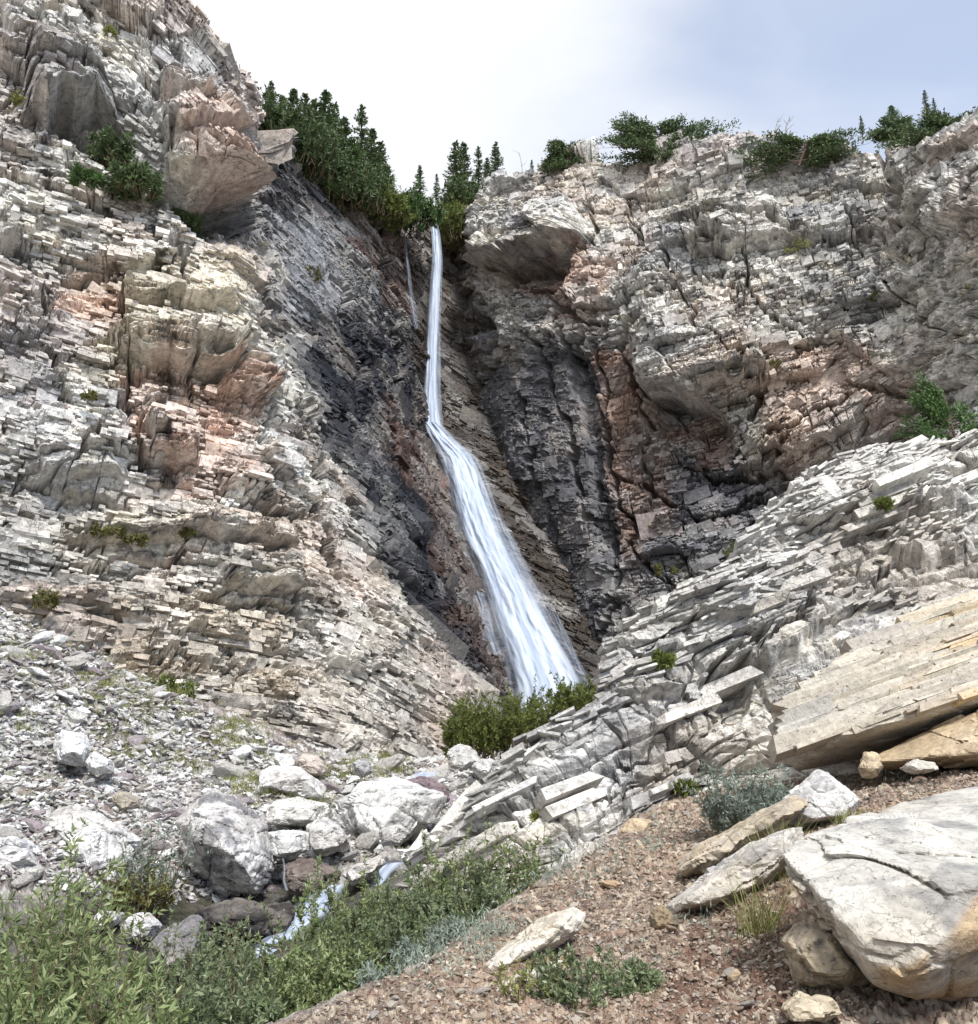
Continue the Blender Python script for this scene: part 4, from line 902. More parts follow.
# slabs of bedrock lying on the outcrop at the right
sl = [at(*p) for p in [(775,752,9.6),(779,722,9.9),(800,690,10.1),(850,648,10.5),(920,612,10.8),(985,585,11.0),(1120,540,11.2),(1200,640,9.8),(1120,668,9.4),(985,690,9.3),(930,705,9.2),(870,728,9.2),(800,748,9.4),(775,745,9.55),
      (800,772,10.2),(880,748,10.4),(985,712,10.8),(1150,700,11.5),(985,640,13.5),(850,700,12.5),(765,750,10.2)]]
def layered_slab(label, hull, rows_, S, seed, base, alt, ochre, levels, ang):
    r = empty('rock_slab', np.mean(np.array(hull), 0) * [1, 1, 0] + [0, 0, np.min(np.array(hull)[:, 2])], label, 'rock slab'); org = np.array(r.location)
    V, Fc, ids = rock_from_hull(hull, 6, seed, rough=.01, bedh=.09, beda=.01, facet=.6, facet_a=.02)
    cc = rock_paint(V, ids, base, seed, alt, .5, .1, .6); mk('body', V - org, Fc, M_near, parent=r, col=cc)
    C = np.array([at(*zip(*q)) for q in rows_]); P, N = sheet(C, 260, 520, False)
    u, v = arclen(P); v = P[..., 2].astype(np.float32); px, py = project(P); ru = u * math.cos(ang) + v * math.sin(ang); rv = -u * math.sin(ang) + v * math.cos(ang)
    c = np.broadcast_to(np.asarray(base, np.float32), P.shape).copy(); c = mix(c, alt, .8 * sstep(-.1, .2, fbm2(ru / 1.6, rv / .12, 4, seed)))
    c = mix(c, ochre, sstep(820, 940, px) * sstep(-.12, .15, fbm2(ru / 1.3 + 5, rv / .16, 3, seed + 1))); c = mix(c, (.36, .35, .34), .7 * sstep(.0, .25, fbm2(ru / .9, rv / .2, 3, seed + 2)) * sstep(950, 800, px))
    c4 = np.concatenate([c, np.zeros(c.shape[:2] + (1,))], -1); parts = []
    off = .05 * fbm2(ru / .9, rv / .4, 3, seed + 4)
    for q, (hg, wd, am, inw, prob, tl, bias) in enumerate(levels):
        parts.append(block_layer(P, N, off, ru, rv, c4, np.array([-math.sin(ang), .22, math.cos(ang)]), hg, wd, seed * 10 + q, am, inw, prob, tl, bias=bias, shrink=.99))
    o = 0; Vs, Fs, Cs = [], [], []
    for a, b, c_ in parts: Vs.append(a); Fs.append(b + o); Cs.append(c_); o += len(a)
    mk('layers', np.concatenate(Vs) - org, np.concatenate(Fs), M_near, parent=r, col=np.concatenate(Cs))
    return r
hull1 = [p + np.array([0, .12, -.02]) for p in sl]
rowsS = [[(786,704,10.1),(850,652,10.55),(920,616,10.85),(985,588,11.05),(1120,544,11.25),(1200,520,11.3)],
         [(780,726,9.8),(850,688,9.95),(920,655,10.1),(985,630,10.2),(1120,595,10.3),(1200,575,10.3)],
         [(776,750,9.55),(850,728,9.4),(920,706,9.25),(985,688,9.25),(1120,664,9.35),(1200,650,9.4)]]
layered_slab('broad tan and ochre layered slab with a dark overhang beneath, at the right', hull1, rowsS, 1, 14, (.46,.43,.37), (.47,.41,.33), (.50,.38,.24),
             [(.15, 1.6, .10, .3, .8, .008, .45), (.065, 1.1, .07, .2, .85, .01, .45), (.03, .6, .04, .1, .8, .015, .45)], .33)
sl2 = [at(*p) for p in [(858,764,9.5),(900,742,9.6),(985,704,9.4),(1100,660,9.2),(1150,700,8.6),(1080,760,8.4),(985,748,8.7),(930,762,8.9),(880,772,9.2),(985,725,10.8),(900,765,10.6),(1100,720,11)]]
boulder('rock_slab', 'narrow ochre slab lying just under the broad layered slab', None, 0, 0, (.46,.36,.24), sub=6, seed=15, cat='rock slab', pts=sl2, alt=(.5,.45,.38), altm=.4, lichen=.15, facet=.5, facet_a=.03, rough=.02, bed=(-.36, .28, .9), bedh=.09, beda=.03)
# boulders along the stream
strm = [
 ('large white tilted slab with a sharp lower corner, above the willow bush at the left', [(40,800),(62,798),(100,820),(142,838),(130,862),(105,898),(88,885),(72,850),(45,825)], 14.2, 1.6, (.56,.55,.54), 3, .25),
 ('big rounded boulder with black streaks, left of the small waterfall in the stream', [(172,810),(182,790),(212,783),(248,800),(268,822),(276,870),(260,895),(215,900),(190,870),(178,840)], 15.2, 2.2, (.47,.465,.46), 4, .75),
 ('white boulder with a dark notch, right behind the black streaked boulder', [(262,830),(290,826),(312,832),(310,850),(285,860),(265,856)], 15.6, 1.2, (.50,.50,.49), 3, .5),
 ('small pale block leaning between the two big boulders', [(304,826),(316,815),(340,820),(355,838),(348,852),(316,856),(306,848)], 16.0, 1.2, (.48,.47,.46), 3, .5),
 ('big pale boulder split by a curved crack, in the middle of the stream', [(340,802),(360,782),(395,776),(430,785),(447,795),(430,812),(428,830),(400,848),(365,850),(345,832)], 18.5, 2.6, (.52,.515,.50), 4, .42),
 ('flat white topped slab lying across the upper stream', [(253,775),(262,763),(300,768),(328,785),(322,800),(280,795),(256,788)], 24, 2.0, (.56,.55,.54), 3, .2),
 ('dark purple rock on the far right of the split boulder', [(400,782),(425,775),(448,785),(452,800),(440,806),(415,795)], 19.6, 1.5, (.19,.14,.16), 3, .3),
 ('slab bridging the stream beside the white water', [(337,880),(348,866),(385,853),(388,862),(370,876),(350,888)], 14.9, 1.0, (.50,.48,.46), 3, .4),
 ('wet brown block with water running down its left side', [(280,864),(300,857),(335,860),(342,880),(322,894),(286,896)], 14.55, 1.0, (.13,.10,.09), 3, .3),
 ('dark grey pointed boulder in front of the black hollow at the left', [(146,952),(160,932),(192,912),(208,918),(204,945),(192,975),(160,980)], 11.6, 1.0, (.21,.20,.205), 3, .4),
 ('small white boulder between the willow bush and the dark pointed boulder', [(118,930),(132,912),(150,912),(160,925),(150,940),(128,942)], 12.2, .7, (.50,.50,.50), 3, .4),
 ('low pale rock showing above the leaves at the left', [(78,925),(100,910),(124,912),(118,925),(90,932)], 12.0, .7, (.48,.48,.47), 3, .3),
 ('white upright stone standing in the scree at the left', [(52,740),(60,728),(84,732),(90,748),(82,766),(58,768)], 21, 1.0, (.58,.58,.58), 3, .1),
 ('smaller white stone touching the upright one', [(84,762),(92,750),(112,760),(112,772),(92,774)], 20.6, .8, (.56,.56,.56), 3, .1),
 ('tan rounded stone on the scree above the tilted white slab', [(108,798),(118,790),(138,796),(140,808),(120,810)], 15.8, .6, (.38,.34,.28), 3, .2),
 ('grey cornered stone next to the tan rounded stone', [(142,806),(148,796),(160,800),(162,812),(148,812)], 15.6, .5, (.36,.35,.34), 3, .2),
 ('white rock at the left edge half hidden by the willow bush', [(-30,850),(0,832),(35,842),(48,870),(30,890),(-20,890)], 12.8, 1.4, (.52,.52,.52), 3, .4),
 ('dark topped cube of rock at the head of the stream', [(352,762),(362,758),(372,760),(374,772),(362,778),(354,774)], 24, .8, (.32,.32,.32), 2, .5),
 ('pale rock heap stone below the bush at the foot of the falls', [(446,752),(460,744),(478,748),(480,762),(462,772),(448,768)], 27, 1.4, (.48,.48,.47), 3, .3),
 ('pale rounded stone beside the outcrop ridge near the stream head', [(468,766),(480,758),(500,760),(500,772),(480,780)], 24, 1.2, (.46,.46,.45), 3, .3),
 ('grey boulder with a reddish side above the flat white slab', [(292,760),(300,752),(318,756),(328,768),(320,778),(298,774)], 26.5, 1.4, (.44,.38,.34), 2, .3),
 ('white boulder tucked behind the flat slab in the upper stream', [(268,762),(276,752),(296,754),(300,766),(284,772)], 27.5, 1.4, (.50,.50,.48), 2, .3),
 ('broken pale block above the dark notch boulder', [(258,815),(270,800),(300,798),(335,806),(336,818),(300,826),(262,826)], 19.5, 1.6, (.48,.47,.44), 3, .35),
 ('wet rock coloured near black for the shade of the hollow below the streaked boulder', [(196,912),(225,898),(262,900),(280,912),(272,936),(230,944),(200,934)], 12.7, 1.3, (.03,.027,.026), 3, .3),  # near-black base colour paints in the shade of the hollow
 ('wet ledge rock with the shade of the hollow in its dark colour, left of the white chute', [(250,930),(262,905),(290,900),(300,915),(284,940),(258,945)], 12.9, 1.0, (.045,.04,.036), 3, .3),  # second hollow rock, shade likewise put into its base colour
 ('pale flat stone at the lower tip of the outcrop', [(378,830),(400,822),(412,832),(400,845),(382,846)], 15.6, .8, (.44,.43,.42), 3, .4),
]
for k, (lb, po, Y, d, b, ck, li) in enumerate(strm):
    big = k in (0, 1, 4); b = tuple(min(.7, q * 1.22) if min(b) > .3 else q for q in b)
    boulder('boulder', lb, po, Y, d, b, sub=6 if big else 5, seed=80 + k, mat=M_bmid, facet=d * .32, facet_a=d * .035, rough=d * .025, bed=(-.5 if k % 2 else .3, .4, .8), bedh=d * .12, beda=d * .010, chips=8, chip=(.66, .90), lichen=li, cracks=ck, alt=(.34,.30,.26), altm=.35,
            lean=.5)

# ------------------------------------------------------------------ loose stones
def stone_mesh(k, sub):
    pr = np.random.default_rng(500 + k); dirs, Fc = ico(sub); n = pr.normal(size=(11, 3)); n /= np.linalg.norm(n, axis=1, keepdims=True)
    d = pr.uniform(.6, 1.0, 11); dn = np.clip(dirs @ n.T, 1e-3, None) / d; r = np.minimum(1 / dn.max(1), 1.6)
    return (dirs * r[:, None] * np.array([1, .75, .38])).astype(np.float32), Fc
def ground_z(x, y):
    return tz(x, y)
dg = bpy.context.evaluated_depsgraph_get()
GO = bpy.data.objects['ground']
from mathutils.bvhtree import BVHTree
gverts = np.zeros(len(GO.data.vertices) * 3, np.float32); GO.data.vertices.foreach_get('co', gverts)
GV = gverts.reshape(len(tY), len(tS), 3)
def gpoint(px, py):
    """point of the ground seen at a pixel (nearest grid vertex by search along the ray)"""
    Ys = tY; P = at(np.full(len(Ys), float(px)), np.full(len(Ys), float(py)), Ys)
    j = np.interp(P[:, 0] / (Ys + 1.0), tS, np.arange(len(tS))); jj = np.clip(np.round(j).astype(int), 0, len(tS) - 1)
    g = GV[np.arange(len(Ys)), jj, 2]; h = np.where(P[:, 2] < g)[0]
    if len(h) == 0: return None
    i = h[0]; return np.array([P[i, 0], Ys[i], g[i]])
def in_poly(px, py, po): return poly_sd(np.array([px]), np.array([py]), po)[0] > 0
scree = [(0,600),(110,660),(220,720),(330,760),(430,765),(480,770),(430,835),(330,870),(250,900),(160,905),(100,900),(0,880)]
path = [(285,1024),(400,972),(470,930),(545,880),(620,835),(720,785),(790,775),(978,745),(978,800),(800,830),(780,900),(880,1024)]
tmpl = {}
def stone_template(key, c, k):
    V, Fc = stone_mesh(k, 3); V = V + .05 * fbm3(V[:, 0]*3, V[:, 1]*3, V[:, 2]*3, 3, k)[:, None] * V
    cc = np.concatenate([np.broadcast_to(np.asarray(c, np.float32), V.shape) * (.85 + .3 * hsh(np.arange(len(V)), 1, 0, k))[:, None], np.zeros((len(V), 1), np.float32)], 1)
    return mk('stone', V, Fc, M_bmid if key == 's' else M_near, col=cc, link=False)
def individuals(zone, n, sizes, cols, label, group, key, seed, words):
    rr = random.Random(seed); T = [stone_template(key, c, seed + q) for q, c in enumerate(cols)]
    xs = [p[0] for p in zone]; ys = [p[1] for p in zone]; made = 0; tries = 0
    while made < n and tries < n * 30:
        tries += 1; px = rr.uniform(min(xs), max(xs)); py = rr.uniform(min(ys), max(ys))
        if not in_poly(px, py, zone): continue
        g = gpoint(px, py)
        if g is None: continue
        spx = sizes[0] * (sizes[1] / sizes[0]) ** (rr.random() ** 2.2); s = spx / 2 * (g[1] + .3) / F
        T0 = rr.choice(T); o = T0.copy(); COL.objects.link(o); o.name = 'stone'
        o.location = (float(g[0]), float(g[1]), float(g[2] + s * .12)); o.scale = (s, s * rr.uniform(.8, 1.2), s * rr.uniform(.7, 1.3)); o.rotation_euler = (rr.uniform(-.5, .5), rr.uniform(-.5, .5), rr.uniform(0, 6.3))
        tag(o, label % words[T.index(T0)], 'stone', group); made += 1
individuals(scree, 160, (12, 34), [(.66,.66,.65),(.56,.555,.54),(.46,.44,.41),(.30,.26,.27),(.62,.61,.57)], 'loose %s angular stone lying in the scree below the left cliff', 'loose stones on the scree', 's', 900, ['white', 'light grey', 'sandy grey', 'dark purplish', 'cream white'])
individuals(path, 130, (6, 17), [(.42,.35,.27),(.32,.25,.19),(.50,.45,.38),(.27,.19,.15),(.38,.35,.32)], 'loose %s flat stone lying on the dirt slope', 'loose stones on the dirt slope', 'p', 950, ['tan', 'brown', 'cream', 'reddish brown', 'grey'])
def stuff_stones(name, zone, n, sizes, cols, mat, seed):
    rr = np.random.default_rng(seed); xs = [p[0] for p in zone]; ys = [p[1] for p in zone]
    px = rr.uniform(min(xs), max(xs), n * 3); py = rr.uniform(min(ys), max(ys), n * 3); m = poly_sd(px, py, zone) > 0; px, py = px[m][:n], py[m][:n]
    T = [stone_mesh(seed + q, 1) for q in range(10)]; Vs, Fs, Cs, o = [], [], [], 0
    for a, b in zip(px, py):
        g = gpoint(a, b)
        if g is None: continue
        V, Fc = T[rr.integers(10)]; s = sizes[0] * (sizes[1] / sizes[0]) ** (rr.random() ** 1.6) / 2 * (g[1] + .3) / F
        rot = np.array(Euler((rr.uniform(-.6, .6), rr.uniform(-.6, .6), rr.uniform(0, 6.3))).to_matrix(), np.float32)
        Vs.append((V * s * rr.uniform(.75, 1.25, 3)) @ rot.T + g + [0, 0, s * .15]); Fs.append(Fc + o); o += len(V)
        c = np.array(cols[rr.integers(len(cols))]) * rr.uniform(.75, 1.2); Cs.append(np.broadcast_to(np.append(c, 0), (len(V), 4)))
    tag(mk(name, np.concatenate(Vs), np.concatenate(Fs), mat, col=np.concatenate(Cs)), 'small broken stones strewn over the slope', 'gravel', kind='stuff')
stuff_stones('scree_rubble', [(-260,520),(0,600)] + scree[1:-1] + [(0,880),(-100,890),(-260,860)], 17500, (3.5, 13), [(.60,.60,.59),(.54,.53,.51),(.44,.42,.39),(.27,.24,.25),(.66,.66,.65),(.36,.33,.30)], M_bmid, 1200)
stuff_stones('gravel', path, 8000, (1.8, 6.5), [(.36,.30,.24),(.30,.235,.18),(.46,.41,.34),(.21,.15,.12),(.33,.29,.26),(.26,.19,.15)], M_near, 1300)

# ------------------------------------------------------------------ vegetation
def leaves(P, D, L, Wd, seed, curl=.25):
    """lance shaped leaves at points P along directions D: length L, width Wd (arrays)"""
    rr = np.random.default_rng(seed); n = len(P); D = D / (np.linalg.norm(D, axis=1, keepdims=True) + 1e-9)
    r = rr.normal(size=(n, 3)); S = np.cross(D, r); S /= np.linalg.norm(S, axis=1, keepdims=True) + 1e-9; U = np.cross(S, D)
    L = np.broadcast_to(L, n)[:, None]; Wd = np.broadcast_to(Wd, n)[:, None]
    a = P; b = P + D * L * .4 + S * Wd * .5 + U * L * curl * .2; c = P + D * L + U * L * -curl * .4; d = P + D * L * .4 - S * Wd * .5 + U * L * curl * .2
    V = np.stack([a, b, c, d], 1).reshape(-1, 3); return V, np.arange(n * 4, dtype=np.int32).reshape(-1, 4)
def tube(path, r0, r1, k=5):
    path = np.asarray(path, float); n = len(path); T = np.gradient(path, axis=0); T /= np.linalg.norm(T, axis=1, keepdims=True) + 1e-9
    A = np.cross(T, [.31, .2, .93]); A /= np.linalg.norm(A, axis=1, keepdims=True) + 1e-9; B = np.cross(T, A)
    r = np.linspace(r0, r1, n)[:, None, None]; th = np.arange(k) / k * 2 * math.pi
    V = path[:, None] + r * (A[:, None] * np.cos(th)[None, :, None] + B[:, None] * np.sin(th)[None, :, None])
    i = np.arange(n * k).reshape(n, k); Fc = np.stack([i[:-1], np.roll(i, -1, 1)[:-1], np.roll(i, -1, 1)[1:], i[1:]], -1).reshape(-1, 4)
    return V.reshape(-1, 3), Fc
def join(parts):
    Vs, Fs, o = [], [], 0
    for V, Fc in parts: Vs.append(V); Fs.append(Fc + o); o += len(V)
    return np.concatenate(Vs), np.concatenate(Fs)
def shrub(name, label, base, rad, hgt, nst, nleaf, L, Wd, mat, seed, cat='shrub', group=None, up=1.0, stem_r=.006, link=True, spread=1.0, twigs=3):
    """stems rising and arching from a base area; leaves set along stems and side twigs"""
    rr = np.random.default_rng(seed); st = []; LP = []; LD = []
    for q in range(nst):
        th = rr.uniform(0, 2 * math.pi); rd = math.sqrt(rr.random()); b = np.array([rad[0] * rd * math.cos(th), rad[1] * rd * math.sin(th), -.06]) * np.array([1, 1, 1])
        out = np.array([math.cos(th), math.sin(th), 0]) * rr.uniform(.1, .55) * spread; h = hgt * rr.uniform(.55, 1.1) * (1 - .4 * rd ** 2)
        t = np.linspace(0, 1, 8)[:, None]; bend = rr.normal(size=3) * .12
        p = b + h * (np.array([0, 0, up]) * t + out * t ** 1.6 + bend * np.sin(t * 3.1)); st.append(tube(p, stem_r, stem_r * .3, 4))
        segs = [p]
        for w in range(twigs):
            i = rr.integers(2, 7); dd = rr.normal(size=3) * .5 + [0, 0, .7]; dd /= np.linalg.norm(dd); tw = p[i] + h * .35 * rr.uniform(.6, 1.2) * dd * np.linspace(0, 1, 5)[:, None]; st.append(tube(tw, stem_r * .5, stem_r * .2, 3)); segs.append(tw)
        k = nleaf // nst // len(segs)
        for si, s in enumerate(segs):
            t = rr.uniform(.25 if si == 0 else 0, 1, k) ** .8 * (len(s) - 1); i = np.minimum(t.astype(int), len(s) - 2); f = (t - i)[:, None]
            LP.append(s[i] * (1 - f) + s[i + 1] * f); tang = s[i + 1] - s[i]; tang /= np.linalg.norm(tang, axis=1, keepdims=True) + 1e-9
            LD.append(tang * .6 + rr.normal(size=(k, 3)) * .7 + [0, 0, .1])
    LP = np.concatenate(LP); LD = np.concatenate(LD); n = len(LP); sz = rr.uniform(.6, 1.25, n)
    root = empty(name, base, label, cat, group)
    Vl, Fl = leaves(LP, LD, L * sz, Wd * sz, seed); mk('foliage', Vl, Fl, mat, parent=root)
    Vs, Fs = join(st); mk('stems', Vs, Fs, M_stem, parent=root)
    return root
def gbase(px, py, dflt=10):
    g = gpoint(px, py); return g if g is not None else at(px, py, dflt)

def ground_xy(x, y):
    i = int(np.clip(np.searchsorted(tY, y), 0, len(tY) - 1)); j = int(np.clip(np.searchsorted(tS, x / (y + 1.0)), 0, len(tS) - 1)); return float(GV[i, j, 2])
def shrub_at(px, Y, top_py, width_px, name, label, nst, nleaf, L, Wd, mat, seed, **kw):
    """stands on the ground at distance Y under column px, as tall as top_py asks"""
    x = float(at(px, 700, Y)[0]); zg = ground_xy(x, Y); top = float(at(px, top_py, Y)[2]); h = max(.25, top - zg); w = width_px / 2 * Y / F
    return shrub(name, label, (x, Y, zg), (w * .75, w * .6), h, nst, nleaf, L, Wd, mat, seed, **kw)
# willow thicket in the gully: one bush after another from the lower left up to the outcrop
thick = [
 (500,9.6,842,95,'rounded willow bush at the upper right end of the thicket, against the outcrop',26,3000),
 (435,9.8,850,100,'willow bush below the tip of the outcrop, left of the last bush of the thicket',28,3300),
 (470,8.6,880,90,'willow bush on the edge of the dirt slope above the grey leaved plants',22,2600),
 (395,9.4,872,80,'willow bush directly under the slab by the white water',22,2400),
 (358,9.2,893,70,'willow bush in front of the white cascade',20,2200),
 (410,8.0,905,90,'broad willow bush in the middle of the thicket beside the dirt slope',22,2600),
 (345,7.8,928,90,'dense willow bush below the cascade',22,2600),
 (292,8.2,932,50,'thin willow bush with the cascade showing through it',10,600),
 (285,7.2,950,85,'low willow bush over the foaming stream',16,1500),
 (330,6.6,965,90,'willow bush at the bottom beside the start of the dirt slope',20,2200),
 (235,8.4,905,50,'thin willow bush in front of the dark hollow under the streaked boulder',9,600),
 (225,7.4,965,70,'sparse willow bush low over the stream at the left',12,1000),
 (262,8.6,945,56,'willow bush of pale leaves right above the foam of the stream',14,1300),
 (212,8.0,938,60,'willow bush between the dark pointed boulder and the foam',14,1300),
 (250,6.2,985,90,'willow bush at the bottom edge between stream and slope',16,1600),
]
for k, (px, Y, ty, w, lb, ns, nl) in enumerate(thick):
    shrub_at(px, Y, ty - 12, w * 1.25, 'willow_bush', lb, int(ns * 2.2), int(nl * 4.6), .048, .018, M_willow2 if k % 3 else M_willow, 700 + k, twigs=4, group='willow bushes along the stream', stem_r=.006, cat='willow bush')
near_w = [
 (25,5.0,872,110,'tall leafy willow bush at the left edge in front of the white rocks',20,2400),
 (85,5.3,862,70,'upright willow bush with red brown stems, second from the left edge',12,1100),
 (5,4.2,985,120,'large leaved willow bush in the bottom left corner',16,1500),
 (85,4.0,955,120,'large leaved pale green willow bush at the bottom, right of the corner one',16,1500),
 (150,4.4,968,90,'willow bush with pale upright leaves at the bottom left, before the stream',14,1200),
 (45,5.8,930,110,'darker willow bush filling the middle of the left clump',18,2000),
 (-55,5.2,880,120,'tall willow bush just beyond the left edge',20,2400),
 (-130,6.0,890,140,'farther willow bush well beyond the left edge',22,2400),
 (130,5.6,955,90,'willow bush at the foot of the dark pointed boulder',14,1200),
]
for k, (px, Y, ty, w, lb, ns, nl) in enumerate(near_w):
    shrub_at(px, Y, ty - 16, w * 1.25, 'willow_bush', lb, int(ns * 2.0), int(nl * 3.0), .056, .017, M_willow, 740 + k, twigs=4, group='willow bushes in the lower left', stem_r=.005, cat='willow bush', spread=.6)
# bush at the foot of the waterfall
for k, (px, Y, ty, w, lb) in enumerate([(500,29,688,100,'yellow green bush left below the waterfall'),(548,28.5,684,100,'yellow green bush right under the waterfall'),(592,28,676,70,'bush at the foot of the falls touching the outcrop'),(476,29,706,56,'low bush at the left end of the clump below the falls')]):
    p = at(px, [750,745,716,758][k], Y); top = at(px, ty, Y)
    shrub('bush', lb, p, (w/2*Y/F, 1.2), float(top[2]-p[2]), 90, 14000, .11, .038, M_bush, 770 + k, cat='bush', group='bushes below the waterfall', stem_r=.012, spread=.7, twigs=4)
# sage grey shrubs and small plants on the dirt slope
shrub_at(740, 8.9, 760, 75, 'sage_shrub', 'round grey green sage shrub beside the tan slab', 110, 8000, .055, .016, M_sage, 780, cat='sage shrub', spread=1.3, stem_r=.004)
shrub_at(585, 5.3, 950, 150, 'low_shrub', 'low green shrub at the bottom of the dirt slope', 70, 5200, .035, .015, M_willow2, 781, cat='shrub', spread=1.5, stem_r=.003)
shrub_at(520, 5.25, 985, 60, 'low_shrub', 'small sprawling shrub left of the low green shrub', 16, 500, .035, .012, M_grass, 782, cat='shrub', spread=1.6, stem_r=.003)
for k, (px, Y, ty, w, lb) in enumerate([(430,7.0,925,60,'grey leaved plant at the lower edge of the willow thicket'),(395,6.6,958,60,'grey leaved plant below the first, on the edge of the dirt'),(455,7.5,912,40,'small grey leaved plant highest on the dirt edge')]):
    shrub_at(px, Y, ty, w, 'sage_shrub', lb, 30, 900, .05, .014, M_sage, 785 + k, cat='sage shrub', spread=1.2, stem_r=.003)
shrub_at(168, 13.2, 818, 40, 'sage_shrub', 'blue grey shrub between the tilted white slab and the streaked boulder', 40, 1500, .09, .025, M_sage, 790, cat='sage shrub', spread=1.0)
shrub_at(150, 12.9, 860, 75, 'mossy_bush', 'olive brown low bush under the tilted white slab', 60, 3500, .06, .025, M_moss, 791, cat='bush', spread=1.2)

def grass_tuft(name, label, px, Y, top_py, width_px, n, seed, mat=M_grass, zoff=None, group=None):
    rr = np.random.default_rng(seed); x = float(at(px, 700, Y)[0]); zg = ground_xy(x, Y) if zoff is None else zoff; h = max(.06, float(at(px, top_py, Y)[2]) - zg); w = width_px / 2 * Y / F
    ps = []
    for q in range(n):
        b = np.array([rr.normal() * w * .35, rr.normal() * w * .35, -.02]); d = np.array([rr.normal() * .45, rr.normal() * .45, 1]); hh = h * rr.uniform(.4, 1.05); t = np.linspace(0, 1, 5)[:, None]
        p = b + d * hh * t * [1, 1, 1] + np.array([d[0], d[1], -.25]) * hh * .5 * t ** 2.4; side = np.array([-d[1], d[0], 0]) + 1e-3; side /= np.linalg.norm(side); wd = .0035 * (1 - t * .9) * (Y / 6) ** .7
        V = np.concatenate([p - side * wd, p + side * wd]); i = np.arange(4); ps.append((V, np.stack([i, i + 5, i + 6, i + 1], -1)))
    V, Fc = join(ps); o = mk(name, V, Fc, mat); o.location = (x, Y, zg); return tag(o, label, 'grass', group)
grass_tuft('grass_tuft', 'tall green grass tuft growing between the pale slabs', 770, 7.0, 805, 60, 220, 1)
grass_tuft('grass_tuft', 'grass tuft at the left foot of the huge white boulder', 745, 6.0, 850, 50, 120, 2)
grass_tuft('grass_tuft', 'short grass tuft beside the pyramid shaped boulder', 838, 7.9, 800, 40, 110, 3)
grass_tuft('grass_tuft', 'grey green tuft under the lip of the huge white boulder', 795, 4.75, 920, 36, 90, 4)
grass_tuft('grass_tuft', 'thin grass tuft at the right of the low green shrub', 640, 5.1, 985, 60, 60, 5)
# grass and small herbs over the scree: uncountable
def herbs(name, spots, L, Wd, mat, seed, label):
    rr = np.random.default_rng(seed); LP, LD = [], []
    for (px, py, rpx, n) in spots:
        for q in range(n):
            a = px + rr.normal() * rpx; b = py + rr.normal() * rpx * .45; g = gpoint(a, b)
            if g is None: continue
            k = 26; LP.append(g + rr.normal(size=(k, 3)) * [.1, .1, .04] + [0, 0, .03]); LD.append(rr.normal(size=(k, 3)) * .6 + [0, 0, .9])
    LP = np.concatenate(LP); LD = np.concatenate(LD); V, Fc = leaves(LP, LD, L * rr.uniform(.5, 1.3, len(LP)), Wd, seed); tag(mk(name, V, Fc, mat), label, 'grass', kind='stuff')
herbs('grass', [(130,690,35,60),(160,700,20,30),(20,660,20,25),(110,680,15,20),(240,745,20,40),(255,790,18,35),(360,770,16,40),(300,800,18,30),(390,765,20,50),(440,742,20,40),(60,640,18,20),(330,775,14,20),(230,730,12,30),(150,740,40,25),(210,770,30,20),(30,720,30,14)],
      .16, .02, M_grass, 820, 'short grass and herbs growing in patches between the scree stones')
herbs('herbs', [(690,780,18,30),(665,830,30,10),(600,850,40,10),(560,870,30,16),(470,935,24,30),(430,960,30,20),(520,880,20,16),(880,780,30,8),(700,940,40,5)], .05, .012, M_sage, 821, 'tiny grey green herbs on the dirt slope')

